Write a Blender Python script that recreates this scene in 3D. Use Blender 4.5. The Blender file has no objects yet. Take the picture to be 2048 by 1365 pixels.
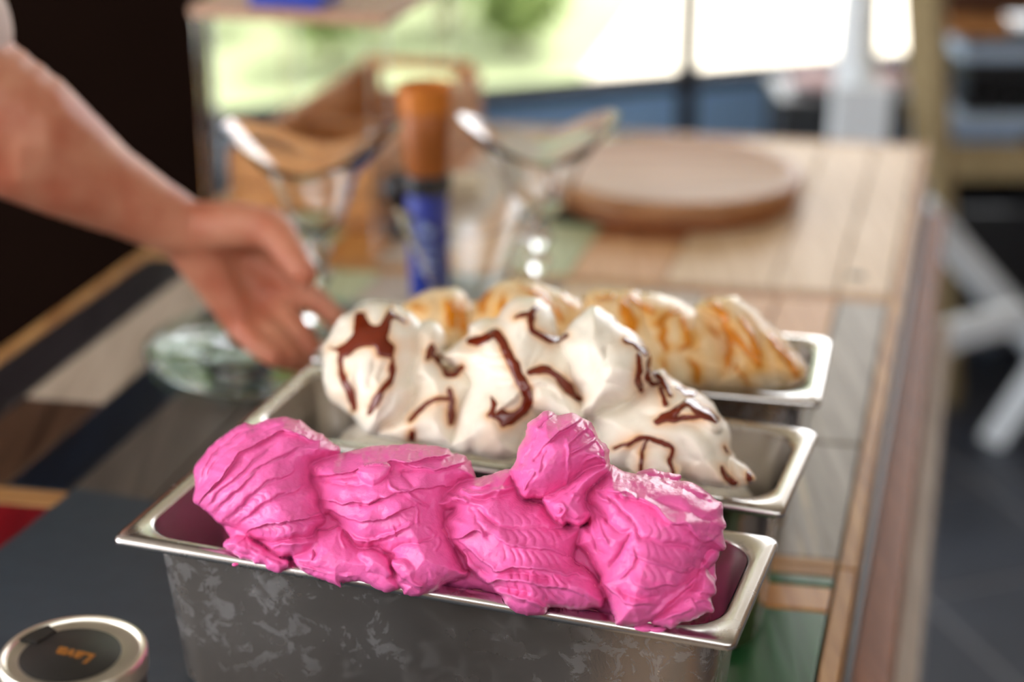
import bpy, math, random
import numpy as np
from mathutils import Vector, Matrix
R = math.radians
SC = bpy.context.scene
COL = SC.collection
random.seed(7)

# ------------------------------------------------------------------ camera, sky, sun, exposure
EYE = Vector((0, 0, 1.35)); PITCH = R(21.6); FPX = 3550.0
cam_d = bpy.data.cameras.new('camera'); cam = bpy.data.objects.new('camera', cam_d); COL.objects.link(cam)
cam.location = EYE; cam.rotation_euler = (R(90) - PITCH, 0, 0)
cam_d.sensor_width = 36; cam_d.sensor_fit = 'HORIZONTAL'; cam_d.lens = FPX * 36 / 2048
cam_d.clip_start = 0.05; cam_d.clip_end = 200
cam_d.dof.use_dof = True; cam_d.dof.focus_distance = 0.955; cam_d.dof.aperture_fstop = 2.9
SC.camera = cam

world = bpy.data.worlds.new('sky'); SC.world = world; world.use_nodes = True
bg = world.node_tree.nodes['Background']
bg.inputs['Color'].default_value = (0.96, 0.97, 1.0, 1); bg.inputs['Strength'].default_value = 1.6
sun_d = bpy.data.lights.new('sun', 'SUN'); sun = bpy.data.objects.new('sun', sun_d); COL.objects.link(sun)
sun_d.energy = 1.8; sun_d.angle = R(2.0); sun_d.color = (1.0, 0.97, 0.91)
sun.rotation_euler = (R(-28), R(14), 0)         # high, from beyond the window: the deep roof keeps the table in shade
sun.location = (2, 9, 8)
SC.view_settings.view_transform = 'Standard'; SC.view_settings.look = 'None'
SC.view_settings.gamma = 1.0; SC.view_settings.use_curve_mapping = False
SC.view_settings.exposure = 2.12
SC.cycles.use_denoising = True
SC.cycles.max_bounces = 12; SC.cycles.transmission_bounces = 10; SC.cycles.transparent_max_bounces = 12
SC.cycles.sample_clamp_indirect = 8.0

# ------------------------------------------------------------------ placing helpers (photo pixel -> point in the room)
CP, SP = math.cos(PITCH), math.sin(PITCH)
def ray(px, py):
    a = (px - 1024) / FPX; b = -(py - 682.5) / FPX
    return Vector((a, CP + b * SP, -SP + b * CP))
def at_z(px, py, z):
    r = ray(px, py); return EYE + r * ((z - EYE.z) / r.z)
def at_d(px, py, d):
    return EYE + ray(px, py) * d
def at_y(px, py, y):
    r = ray(px, py); return EYE + r * (y / r.y)

# ------------------------------------------------------------------ material helpers
def mat(name):
    m = bpy.data.materials.new(name); m.use_nodes = True
    nt = m.node_tree; return m, nt, nt.nodes['Principled BSDF']
def setp(b, **k):
    al = dict(color='Base Color', metal='Metallic', rough='Roughness', trans='Transmission Weight', ior='IOR', sss='Subsurface Weight',
              sssr='Subsurface Radius', ssss='Subsurface Scale', coat='Coat Weight', coatr='Coat Roughness', spec='Specular IOR Level',
              em='Emission Color', ems='Emission Strength', sheen='Sheen Weight')
    for kk, v in k.items():
        i = b.inputs[al[kk]]
        if kk in ('color', 'em'): v = (v[0], v[1], v[2], 1)
        i.default_value = v
def nd(nt, t, **k):
    n = nt.nodes.new(t)
    for kk, v in k.items(): setattr(n, kk, v)
    return n
def srgb(r, g, b):
    f = lambda c: (c / 255 / 12.92) if c / 255 <= 0.04045 else ((c / 255 + 0.055) / 1.055) ** 2.4
    return (f(r), f(g), f(b))
def plain(name, col, rough=0.5, metal=0.0, var=0.12, scale=30, bump=0.0, **k):
    """one colour with a little blotchy variation"""
    m, nt, b = mat(name); setp(b, color=col, rough=rough, metal=metal, **k)
    tc = nd(nt, 'ShaderNodeTexCoord'); n = nd(nt, 'ShaderNodeTexNoise'); n.inputs['Scale'].default_value = scale; n.inputs['Detail'].default_value = 4
    nt.links.new(tc.outputs['Object'], n.inputs['Vector'])
    mx = nd(nt, 'ShaderNodeMix', data_type='RGBA')
    mx.inputs[6].default_value = (*[c * (1 - var) for c in col], 1); mx.inputs[7].default_value = (*[min(1, c * (1 + var)) for c in col], 1)
    nt.links.new(n.outputs['Fac'], mx.inputs[0]); nt.links.new(mx.outputs[2], b.inputs['Base Color'])
    if bump:
        bp = nd(nt, 'ShaderNodeBump'); bp.inputs['Strength'].default_value = bump; bp.inputs['Distance'].default_value = 0.002
        nt.links.new(n.outputs['Fac'], bp.inputs['Height']); nt.links.new(bp.outputs['Normal'], b.inputs['Normal'])
    return m
def wood(name, c1, c2, rough=0.5, yaw=0.0, along='Y', wear=None, wear_amt=0.5, coat=0.0, gs=1.0):
    """grained boards; 'wear' is the colour of the wood where the paint has rubbed off"""
    m, nt, b = mat(name); setp(b, rough=rough, coat=coat, coatr=0.15, spec=0.4)
    tc = nd(nt, 'ShaderNodeTexCoord'); mp = nd(nt, 'ShaderNodeMapping'); mp.inputs['Rotation'].default_value = (0, 0, yaw)
    sc = {'Y': (70, 4, 70), 'X': (4, 70, 70), 'Z': (70, 70, 4)}[along]; mp.inputs['Scale'].default_value = [s * gs for s in sc]
    nt.links.new(tc.outputs['Object'], mp.inputs['Vector'])
    n = nd(nt, 'ShaderNodeTexNoise'); n.inputs['Scale'].default_value = 1.6; n.inputs['Detail'].default_value = 7; n.inputs['Distortion'].default_value = 0.6
    nt.links.new(mp.outputs['Vector'], n.inputs['Vector'])
    cr = nd(nt, 'ShaderNodeValToRGB'); cr.color_ramp.elements[0].position = 0.3; cr.color_ramp.elements[1].position = 0.72
    cr.color_ramp.elements[0].color = (*c2, 1); cr.color_ramp.elements[1].color = (*c1, 1)
    nt.links.new(n.outputs['Fac'], cr.inputs['Fac']); out = cr.outputs['Color']
    if wear:
        n2 = nd(nt, 'ShaderNodeTexNoise'); n2.inputs['Scale'].default_value = 0.55; n2.inputs['Detail'].default_value = 9; n2.inputs['Roughness'].default_value = 0.7
        nt.links.new(mp.outputs['Vector'], n2.inputs['Vector'])
        c = nd(nt, 'ShaderNodeValToRGB'); c.color_ramp.elements[0].position = 0.62 - 0.16 * wear_amt; c.color_ramp.elements[1].position = 0.68 - 0.1 * wear_amt
        nt.links.new(n2.outputs['Fac'], c.inputs['Fac'])
        mx = nd(nt, 'ShaderNodeMix', data_type='RGBA'); mx.inputs[7].default_value = (*wear, 1)
        nt.links.new(c.outputs['Color'], mx.inputs[0]); nt.links.new(out, mx.inputs[6]); out = mx.outputs[2]
    nt.links.new(out, b.inputs['Base Color'])
    bp = nd(nt, 'ShaderNodeBump'); bp.inputs['Strength'].default_value = 0.25; bp.inputs['Distance'].default_value = 0.001
    nt.links.new(n.outputs['Fac'], bp.inputs['Height']); nt.links.new(bp.outputs['Normal'], b.inputs['Normal'])
    return m

# ------------------------------------------------------------------ mesh helpers
def tag(o, label, cat, group=None, kind=None):
    if label: o['label'] = label
    if cat: o['category'] = cat
    if group: o['group'] = group
    if kind: o['kind'] = kind
    return o
def thing(name, loc, label, cat, group=None):
    e = bpy.data.objects.new(name, None); e.empty_display_size = 0.05; COL.objects.link(e); e.location = loc
    return tag(e, label, cat, group)
def origin(o):
    return Vector((0, 0, 0)) if o.parent else o.location.copy()
def link(name, me, m=None, parent=None, label=None):
    """me is in world coordinates; the object's own origin is moved to the middle of its base"""
    o = bpy.data.objects.new(name, me); COL.objects.link(o)
    if m: me.materials.append(m)
    if parent: o.parent = parent; o.matrix_parent_inverse = Matrix.Translation(-origin(parent))
    if label: o['label'] = label
    return o
def mk(name, vs, fs, m=None, parent=None, smooth=False, bevel=0, label=None, seg=2, auto=None):
    me = bpy.data.meshes.new(name); me.from_pydata([tuple(v) for v in vs], [], fs); me.update()
    if smooth: me.shade_smooth() if hasattr(me, 'shade_smooth') else [setattr(p, 'use_smooth', True) for p in me.polygons]
    o = link(name, me, m, parent, label)
    if bevel:
        b = o.modifiers.new('bevel', 'BEVEL'); b.width = bevel; b.segments = seg; b.limit_method = 'ANGLE'; b.angle_limit = R(40)
    if smooth and auto:
        me.set_sharp_from_angle(angle=R(auto))
    return o
def boxv(x0, x1, y0, y1, z0, z1):
    vs = [(x0, y0, z0), (x1, y0, z0), (x1, y1, z0), (x0, y1, z0), (x0, y0, z1), (x1, y0, z1), (x1, y1, z1), (x0, y1, z1)]
    return vs, [(3, 2, 1, 0), (4, 5, 6, 7), (0, 1, 5, 4), (1, 2, 6, 5), (2, 3, 7, 6), (3, 0, 4, 7)]
def box(name, x0, x1, y0, y1, z0, z1, m, parent=None, bevel=0.002, yaw=0, piv=None, label=None):
    vs, fs = boxv(x0, x1, y0, y1, z0, z1)
    if yaw:
        p = Vector(piv or ((x0 + x1) / 2, (y0 + y1) / 2, 0)); M = Matrix.Rotation(yaw, 3, 'Z')
        vs = [tuple(M @ (Vector(v) - p) + p) for v in vs]
    return mk(name, vs, fs, m, parent, bevel=bevel, label=label)
def prism(name, quad, z0, z1, m, parent=None, bevel=0.0015, label=None):
    """quad: four (x, y) corners, counter-clockwise"""
    n = len(quad)
    vs = [(q[0], q[1], z0) for q in quad] + [(q[0], q[1], z1) for q in quad]
    fs = [tuple(range(n - 1, -1, -1)), tuple(range(n, 2 * n))] + [(i, (i + 1) % n, n + (i + 1) % n, n + i) for i in range(n)]
    return mk(name, vs, fs, m, parent, bevel=bevel, label=label)
def beam(name, a, b, w, h, m, parent=None, bevel=0.002, up=(0, 0, 1), label=None):
    a, b = Vector(a), Vector(b); d = (b - a).normalized(); s = d.cross(Vector(up))
    if s.length < 1e-3: s = d.cross(Vector((1, 0, 0)))
    s.normalize(); u = s.cross(d).normalized()
    vs = []
    for p in (a, b):
        for i, j in ((-1, -1), (1, -1), (1, 1), (-1, 1)): vs.append(p + s * (i * w / 2) + u * (j * h / 2))
    return mk(name, vs, [(0, 1, 2, 3), (7, 6, 5, 4), (0, 4, 5, 1), (1, 5, 6, 2), (2, 6, 7, 3), (3, 7, 4, 0)], m, parent, bevel=bevel, label=label)
def lathe_v(prof, c, n=64, wob=None):
    vs, fs = [], []
    for i in range(n):
        a = 2 * math.pi * i / n
        for j, (r, z) in enumerate(prof):
            rr, zz = (r, z) if wob is None else wob(r, z, a)
            vs.append((c[0] + rr * math.cos(a), c[1] + rr * math.sin(a), c[2] + zz))
    k = len(prof)
    for i in range(n):
        for j in range(k - 1):
            a0, a1 = i * k + j, ((i + 1) % n) * k + j
            fs.append((a0, a1, a1 + 1, a0 + 1))
    return vs, fs
def lathe(name, prof, c, m, parent=None, n=64, wob=None, label=None, auto=40):
    vs, fs = lathe_v(prof, c, n, wob)
    o = mk(name, vs, fs, m, parent, smooth=True, label=label, auto=auto)
    return o
def tube(name, pts, rads, m, parent=None, n=16, label=None):
    pts = [Vector(p) for p in pts]; vs, fs = [], []
    for i, p in enumerate(pts):
        d = (pts[min(i + 1, len(pts) - 1)] - pts[max(i - 1, 0)]).normalized()
        s = d.cross(Vector((0, 0, 1))); s = s.normalized() if s.length > 1e-4 else Vector((1, 0, 0)); u = s.cross(d)
        r = rads[i] if hasattr(rads, '__len__') else rads
        for k in range(n):
            a = 2 * math.pi * k / n; vs.append(p + (s * math.cos(a) + u * math.sin(a)) * r)
    for i in range(len(pts) - 1):
        for k in range(n):
            fs.append((i * n + k, i * n + (k + 1) % n, (i + 1) * n + (k + 1) % n, (i + 1) * n + k))
    fs += [tuple(range(n - 1, -1, -1)), tuple(range((len(pts) - 1) * n, len(pts) * n))]
    return mk(name, vs, fs, m, parent, smooth=True, label=label, auto=50)

# ------------------------------------------------------------------ shared materials
YAW = R(14.8)
PINE = srgb(196, 148, 88)
M = {}
M['pine'] = wood('pine_trim', srgb(205, 158, 98), srgb(150, 98, 48), yaw=YAW)
M['pine_x'] = wood('pine_cross_trim', srgb(200, 156, 100), srgb(150, 100, 52), yaw=YAW, along='X')
M['grey_board'] = wood('weathered_grey_board', srgb(176, 168, 156), srgb(132, 122, 108), yaw=YAW, wear=srgb(200, 184, 152), wear_amt=0.3)
M['dark_board'] = wood('charcoal_board', srgb(52, 48, 52), srgb(30, 27, 30), rough=0.3, yaw=YAW, wear=srgb(110, 100, 92), wear_amt=-0.3)
M['beige_board'] = wood('pale_beige_board', srgb(196, 182, 164), srgb(166, 150, 132), yaw=YAW)
M['brown_board'] = wood('brown_board', srgb(98, 72, 56), srgb(60, 42, 32), rough=0.3, yaw=YAW, wear=srgb(150, 132, 112), wear_amt=-0.1)
M['navy_board'] = wood('navy_board', srgb(26, 34, 48), srgb(14, 18, 28), rough=0.28, yaw=YAW, wear=srgb(96, 110, 124), wear_amt=-0.3)
M['taupe_board'] = wood('taupe_board', srgb(112, 104, 96), srgb(78, 72, 66), rough=0.3, yaw=YAW)
M['green_board'] = wood('green_painted_board', srgb(50, 102, 60), srgb(36, 80, 46), rough=0.3, yaw=YAW, wear=srgb(150, 166, 130), wear_amt=-0.1)
M['orange_board'] = wood('orange_stripped_board', srgb(206, 150, 82), srgb(176, 116, 56), rough=0.3, yaw=YAW, wear=srgb(206, 186, 150), wear_amt=0.0)
M['red_board'] = wood('red_painted_board', srgb(142, 22, 34), srgb(104, 14, 24), rough=0.3, yaw=YAW, wear=srgb(170, 110, 100), wear_amt=-0.3)
M['mint_board'] = wood('pale_green_board', srgb(196, 204, 164), srgb(168, 178, 136), yaw=YAW)
M['peach_board'] = wood('peach_board', srgb(222, 178, 132), srgb(196, 144, 98), yaw=YAW)
M['cream_board'] = wood('cream_board', srgb(226, 200, 164), srgb(198, 166, 126), yaw=YAW)
M['teal_board'] = wood('dark_green_board', srgb(46, 82, 72), srgb(30, 60, 52), yaw=YAW)
M['rust_board'] = wood('rust_brown_board', srgb(168, 104, 62), srgb(128, 74, 42), yaw=YAW)
M['under'] = plain('table_underside', (0.02, 0.016, 0.013), 0.7)
M['slate'] = plain('slate', srgb(58, 67, 76), 0.42, var=0.18, scale=60, bump=0.15)
M['black'] = plain('black_plastic', (0.012, 0.013, 0.016), 0.4)
M['white_wood'] = plain('white_painted_wood', srgb(232, 240, 246), 0.5, var=0.05)
M['tan_wood'] = wood('tan_post_wood', srgb(190, 172, 132), srgb(150, 130, 92), along='Z', rough=0.5, coat=0)

def glass_mat(name, col=(1, 1, 1), rough=0.0, ior=1.48):
    m, nt, b = mat(name); setp(b, color=col, rough=rough, trans=1.0, ior=ior); return m
M['glass'] = glass_mat('clear_glass', (0.97, 0.99, 0.99))
M['teal_glass'] = glass_mat('green_edged_glass', (0.78, 0.94, 0.92))
M['acrylic'] = glass_mat('clear_acrylic', (0.97, 0.95, 0.93), 0.05, 1.3)

def steel(name, base, rough, frost=False):
    m, nt, b = mat(name); setp(b, color=base, metal=1.0, rough=rough)
    tc = nd(nt, 'ShaderNodeTexCoord')
    n = nd(nt, 'ShaderNodeTexNoise'); n.inputs['Scale'].default_value = 40; n.inputs['Detail'].default_value = 6
    nt.links.new(tc.outputs['Object'], n.inputs['Vector'])
    mr = nd(nt, 'ShaderNodeMapRange'); mr.inputs['To Min'].default_value = rough * 0.8; mr.inputs['To Max'].default_value = rough * 1.35
    nt.links.new(n.outputs['Fac'], mr.inputs['Value']); nt.links.new(mr.outputs['Result'], b.inputs['Roughness'])
    if frost:      # melt-water film and ice haze clinging to the cold wall, in torn blotches
        n1 = nd(nt, 'ShaderNodeTexNoise'); n1.inputs['Scale'].default_value = 62; n1.inputs['Detail'].default_value = 10; n1.inputs['Roughness'].default_value = 0.68; n1.inputs['Distortion'].default_value = 0.9
        n2 = nd(nt, 'ShaderNodeTexNoise'); n2.inputs['Scale'].default_value = 6; n2.inputs['Detail'].default_value = 3
        for q in (n1, n2): nt.links.new(tc.outputs['Object'], q.inputs['Vector'])
        r1 = nd(nt, 'ShaderNodeValToRGB'); r1.color_ramp.elements[0].position = 0.51; r1.color_ramp.elements[1].position = 0.56
        r2 = nd(nt, 'ShaderNodeValToRGB'); r2.color_ramp.elements[0].position = 0.40; r2.color_ramp.elements[1].position = 0.68
        nt.links.new(n1.outputs['Fac'], r1.inputs['Fac']); nt.links.new(n2.outputs['Fac'], r2.inputs['Fac'])
        mu = nd(nt, 'ShaderNodeMath', operation='MULTIPLY'); nt.links.new(r1.outputs['Color'], mu.inputs[0]); nt.links.new(r2.outputs['Color'], mu.inputs[1])
        fr = nd(nt, 'ShaderNodeBsdfPrincipled'); fr.inputs['Base Color'].default_value = (0.46, 0.45, 0.45, 1); fr.inputs['Roughness'].default_value = 0.45; fr.inputs['Metallic'].default_value = 0.4
        mx = nd(nt, 'ShaderNodeMixShader'); out = nt.nodes['Material Output']
        sx = nd(nt, 'ShaderNodeSeparateXYZ'); nt.links.new(tc.outputs['Object'], sx.inputs[0])          # the ice line: thickest just below the rim
        zr = nd(nt, 'ShaderNodeMapRange'); zr.inputs['From Min'].default_value = .765; zr.inputs['From Max'].default_value = .85; zr.inputs['To Min'].default_value = .2; zr.inputs['To Max'].default_value = .85
        nt.links.new(sx.outputs['Z'], zr.inputs['Value'])
        hz = nd(nt, 'ShaderNodeMath', operation='MULTIPLY_ADD'); hz.inputs[1].default_value = .55; nt.links.new(mu.outputs[0], hz.inputs[0])      # thin breath over it all, torn ice on top
        h0 = nd(nt, 'ShaderNodeMath', operation='MULTIPLY'); h0.inputs[1].default_value = .32; nt.links.new(r2.outputs['Color'], h0.inputs[0]); nt.links.new(h0.outputs[0], hz.inputs[2])
        m2 = nd(nt, 'ShaderNodeMath', operation='MULTIPLY'); nt.links.new(zr.outputs['Result'], m2.inputs[1]); nt.links.new(hz.outputs[0], m2.inputs[0])
        nt.links.new(m2.outputs[0], mx.inputs[0]); nt.links.new(b.outputs[0], mx.inputs[1]); nt.links.new(fr.outputs[0], mx.inputs[2]); nt.links.new(mx.outputs[0], out.inputs['Surface'])
        bp = nd(nt, 'ShaderNodeBump'); bp.inputs['Strength'].default_value = 0.25; bp.inputs['Distance'].default_value = 0.001
        nt.links.new(n1.outputs['Fac'], bp.inputs['Height']); nt.links.new(bp.outputs['Normal'], b.inputs['Normal']); nt.links.new(bp.outputs['Normal'], fr.inputs['Normal'])
    return m
M['steel_rim'] = steel('brushed_steel', (0.62, 0.60, 0.58), 0.24)
M['steel_wall'] = steel('frosted_steel', (0.42, 0.35, 0.29), 0.24, frost=True)
M['steel_in'] = steel('inner_steel', (0.60, 0.57, 0.54), 0.28)

# ------------------------------------------------------------------ the room and what lies outside it
M['floor_bed'] = plain('floor_joint', srgb(128, 130, 136), 0.8)
M['floor_tile'] = plain('dark_stone_tile', srgb(56, 62, 74), 0.45, var=0.35, scale=7, bump=0.1)
M['gravel'] = plain('pale_sunlit_paving', srgb(206, 196, 178), 0.9, var=0.08, scale=3)
M['lawn'] = plain('lawn', srgb(122, 130, 92), 0.9, var=0.4, scale=2.5)
M['leaf'] = plain('shrub_leaf', srgb(124, 142, 76), 0.5, var=0.35, scale=4)
M['twig'] = plain('shrub_twig', srgb(120, 98, 70), 0.8)
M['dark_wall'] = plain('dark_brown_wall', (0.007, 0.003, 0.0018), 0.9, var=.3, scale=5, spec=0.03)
M['room_wall'] = plain('warm_brown_wall', srgb(120, 96, 76), 0.8)
M['parapet'] = plain('blue_grey_plaster', srgb(150, 192, 238), 0.8, var=0.06, scale=6)
M['cap'] = plain('dark_window_ledge', srgb(26, 30, 42), 0.85, spec=0.2)
M['dark_steel'] = plain('dark_post_paint', srgb(48, 50, 58), 0.4)
M['ceil'] = plain('ceiling_boards', srgb(170, 158, 142), 0.8)

fl = tag(box('floor', -3.2, 3.2, -1.2, 3.55, -0.06, -0.004, M['floor_bed'], bevel=0), None, None, kind='structure')
fl['label'] = 'dark stone tile floor with pale joints'
tile_me = None
for i in range(11):                                    # stone slabs where the floor shows beside the table
    for j in range(9):
        x0 = 0.22 + 0.30 * i - 0.30 * 3; y0 = 1.0 + 0.30 * j
        if x0 > 2.2 or y0 > 3.3: continue
        if tile_me is None:
            o = box('floor_tile', -0.145, 0.145, -0.145, 0.145, -0.02, 0.0, M['floor_tile'], bevel=0.003); tile_me = o.data
            o.parent = fl
        else:
            o = bpy.data.objects.new('floor_tile', tile_me); COL.objects.link(o); o.parent = fl
            b = o.modifiers.new('bevel', 'BEVEL'); b.width = 0.003; b.segments = 2
        o.location = (x0, y0, random.uniform(-0.001, 0.001)); o.rotation_euler = (0, 0, 0.32)
        p = Vector((x0 - 0.6, y0 - 2.2, 0)); q = Matrix.Rotation(0.32, 3, 'Z') @ p; o.location.x = q.x + 0.6; o.location.y = q.y + 2.2
tag(box('ceiling', -3.2, 3.2, -1.15, 4.6, 2.42, 2.5, M['ceil'], bevel=0), None, None, kind='structure')
tag(box('wall_front', -3.2, 3.2, -1.15, -1.05, 0, 1.9, M['room_wall'], bevel=0.004), None, None, kind='structure')
tag(box('wall_right', 2.7, 2.8, -1.15, 4.4, 0, 2.42, M['room_wall'], bevel=0.004), None, None, kind='structure')
wl = tag(box('wall_left', -3.2, -0.428, 2.40, 2.50, 0, 2.42, M['dark_wall'], bevel=0.004), None, None, kind='structure')
pa, pb = Vector((-0.60, 3.05, 0)), Vector((1.45, 3.80, 0)); dv = (pb - pa).normalized(); nv = Vector((-dv.y, dv.x, 0))
pa = pa - dv * 2.5; pb = pb + dv * 1.2
par = tag(prism('wall_back', [pa, pb, pb + nv * 0.07, pa + nv * 0.07], 0, 0.535, M['parapet'], bevel=0.004), None, None, kind='structure')
led = prism('window_ledge', [pa - nv * 0.01, pb - nv * 0.01, pb + nv * 0.08, pa + nv * 0.08], 0.535, 0.555, M['cap'], parent=par, bevel=0.004)
tag(mk('ground', [(-30, 3.4, -0.1), (30, 3.4, -0.1), (30, 60, -0.1), (-30, 60, -0.1)], [(0, 1, 2, 3)], M['gravel']), None, None, kind='structure')
gp = [(-9, 3.9), (-0.35, 4.1), (0.1, 5.2), (0.25, 6.2), (0.75, 8.5), (1.5, 14), (-9, 14)]
tag(prism('lawn', gp, -0.099, -0.07, M['lawn'], bevel=0), 'bright green lawn beyond the window ledge', 'lawn', kind='structure')

def shrub(c, h, r, seed, label):
    rs = random.Random(seed); t = thing('garden_shrub', c, label, 'shrub', None)
    vs, fs = [], []
    for k in range(900):
        while True:
            p = Vector((rs.uniform(-1, 1), rs.uniform(-1, 1), rs.uniform(-1, 1)))
            if 0.35 < p.length < 1: break
        p = Vector((p.x * r, p.y * r, h * 0.55 + p.z * h * 0.45)) + Vector(c)
        d = Vector((rs.uniform(-1, 1), rs.uniform(-1, 1), rs.uniform(-0.4, 1))).normalized(); s = d.cross(Vector((rs.uniform(-1, 1), rs.uniform(-1, 1), 1))).normalized()
        L, W = rs.uniform(0.05, 0.09), rs.uniform(0.018, 0.03); i = len(vs); nn = d.cross(s)
        vs += [p, p + d * L * 0.5 + s * W + nn * 0.006, p + d * L, p + d * L * 0.5 - s * W + nn * 0.006]; fs += [(i, i + 1, i + 2), (i, i + 2, i + 3)]
    o = mk('foliage', vs, fs, M['leaf'], t); o['kind'] = 'stuff'
    for k in range(3):
        a = rs.uniform(0, 6.28); tube('stem', [Vector(c), Vector(c) + Vector((0.3 * r * math.cos(a), 0.3 * r * math.sin(a), h * 0.4)), Vector(c) + Vector((0.6 * r * math.cos(a), 0.6 * r * math.sin(a), h * 0.8))], [0.012, 0.009, 0.004], M['twig'], t, n=8)
for i, (px, py, z, h, r, lab) in enumerate([(405, 60, -0.07, 0.7, 0.26, 'leafy green shrub outside, beside the dark wall'), (655, 130, -0.07, 0.55, 0.22, 'small green shrub outside, seen under the wooden shelf'),
        (900, 60, -0.07, 0.75, 0.30, 'green shrub outside, above the wooden crate end'), (1040, 110, -0.07, 0.4, 0.16, 'low shrub at the edge of the pale paving')]):
    shrub(at_z(px, py, z), h, r, 11 + i, lab)

def hedge(x0, x1, y, h, th, label):
    rs = random.Random(3); t = thing('unseen_hedge', ((x0 + x1) / 2, y, -.07), label, 'hedge'); vs, fs = [], []
    for k in range(4600):
        p = Vector((rs.uniform(x0, x1), y + rs.uniform(-th, th), rs.uniform(0, 1) * h * (1 - .15 * math.sin(rs.uniform(0, 9))) - .05))
        d = Vector((rs.uniform(-1, 1), rs.uniform(-1, 1), rs.uniform(-.6, 1))).normalized(); s_ = d.cross(Vector((rs.uniform(-1, 1), rs.uniform(-1, 1), 1))).normalized()
        L, W = rs.uniform(.28, .5), rs.uniform(.12, .2); i = len(vs); nn = d.cross(s_) * .03
        vs += [p, p + d * L * .5 + s_ * W + nn, p + d * L, p + d * L * .5 - s_ * W + nn]; fs += [(i, i + 1, i + 2), (i, i + 2, i + 3)]
    o = mk('foliage', vs, fs, M['leaf'], t); o['kind'] = 'stuff'
    for k in range(7):
        x = x0 + (k + .5) * (x1 - x0) / 7; tube('trunk', [(x, y, -.1), (x + .1, y, h * .45), (x, y, h * .85)], [.09, .07, .03], M['twig'], t, n=8)
hedge(-9, 1.2, 10.5, 4.9, .7, 'unseen tall green hedge, added behind the lawn to block the low sky')  # added out of view; height set to block low sky in reflections

# ------------------------------------------------------------------ the table: three framed panels of reclaimed boards
TZ = 0.75
TO = Vector((0.2393, 1.085)); TU = Vector((-0.983, 0.185)); TV = Vector((math.sin(YAW), math.cos(YAW)))
def tp(u, v): return TO + TU * u + TV * v
TW = 0.788; V0, V1, V2, V3 = -0.62, 0.0, 0.558, 1.148
table = thing('patchwork_table', (*tp(TW / 2, 0.3), 0), 'long table topped with reclaimed boards in mixed colours, framed in pine', 'table')
def plank(name, u0, u1, v0, v1, m, dz=0.0, th=0.022, label=None):
    g = 0.0009
    q = [tp(u1 - g, v0 + g), tp(u0 + g, v0 + g), tp(u0 + g, v1 - g), tp(u1 - g, v1 - g)]
    return prism(name, q, TZ - th, TZ + dz, M[m], table, bevel=0.0016, label=label)
rb = random.Random(5)
def dz(): return rb.uniform(-0.0012, 0.0004)
prism('underlayer', [tp(TW - 0.004, V0 + .004), tp(0.004, V0 + .004), tp(0.004, V3 - .004), tp(TW - 0.004, V3 - .004)], TZ - 0.034, TZ - 0.005, M['under'], table, bevel=0)
for a, b in ((V0, V1), (V1, V2), (V2, V3)):
    plank('trim_board', 0, 0.014, a, b, 'pine', th=0.045); plank('trim_board', TW - 0.017, TW, a, b, 'pine', th=0.045)
    plank('trim_board', 0.014, TW - 0.017, a, a + 0.013, 'pine_x', th=0.03); plank('trim_board', 0.014, TW - 0.017, b - 0.013, b, 'pine_x', th=0.03)
def fill(rows):
    for u0, u1, cuts in rows:
        for (v0, v1, m) in cuts: plank('plank', u0, u1, v0, v1, m, dz())
n0, n1 = V0 + .013, V1 - .013
fill([(0.014, 0.085, [(n0, -0.30, 'grey_board'), (-0.30, -0.062, 'green_board'), (-0.062, -0.028, 'orange_board'), (-0.028, n1, 'green_board')]),
      (0.085, 0.15, [(n0, -0.2, 'beige_board'), (-0.2, n1, 'brown_board')]), (0.15, 0.22, [(n0, n1, 'taupe_board')]), (0.22, 0.30, [(n0, -0.25, 'navy_board'), (-0.25, n1, 'cream_board')]),
      (0.30, 0.37, [(n0, n1, 'grey_board')]), (0.37, 0.44, [(n0, -0.3, 'rust_board'), (-0.3, n1, 'dark_board')]), (0.44, 0.51, [(n0, n1, 'beige_board')]), (0.51, 0.575, [(n0, n1, 'taupe_board')]),
      (0.575, 0.64, [(n0, n1, 'red_board')]), (0.64, 0.705, [(n0, -0.15, 'cream_board'), (-0.15, n1, 'red_board')]), (0.705, 0.771, [(n0, n1, 'dark_board')])])
n0, n1 = V1 + .013, V2 - .013
fill([(0.014, 0.062, [(n0, 0.21, 'grey_board'), (0.21, n1, 'grey_board')]), (0.062, 0.12, [(n0, 0.13, 'grey_board'), (0.13, 0.40, 'grey_board'), (0.40, n1, 'peach_board')]), (0.12, 0.19, [(n0, 0.3, 'taupe_board'), (0.3, n1, 'peach_board')]),
      (0.19, 0.26, [(n0, n1, 'beige_board')]), (0.26, 0.33, [(n0, 0.25, 'dark_board'), (0.25, n1, 'cream_board')]), (0.33, 0.40, [(n0, n1, 'taupe_board')]), (0.40, 0.46, [(n0, 0.3, 'brown_board'), (0.3, n1, 'taupe_board')]),
      (0.46, 0.52, [(n0, 0.28, 'taupe_board'), (0.28, n1, 'beige_board')]), (0.52, 0.588, [(n0, 0.36, 'taupe_board'), (0.36, n1, 'mint_board')]), (0.588, 0.64, [(n0, n1, 'navy_board')]),
      (0.64, 0.712, [(n0, 0.178, 'brown_board'), (0.178, n1, 'beige_board')]), (0.712, 0.771, [(n0, n1, 'dark_board')])])
n0, n1 = V2 + .013, V3 - .013
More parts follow.
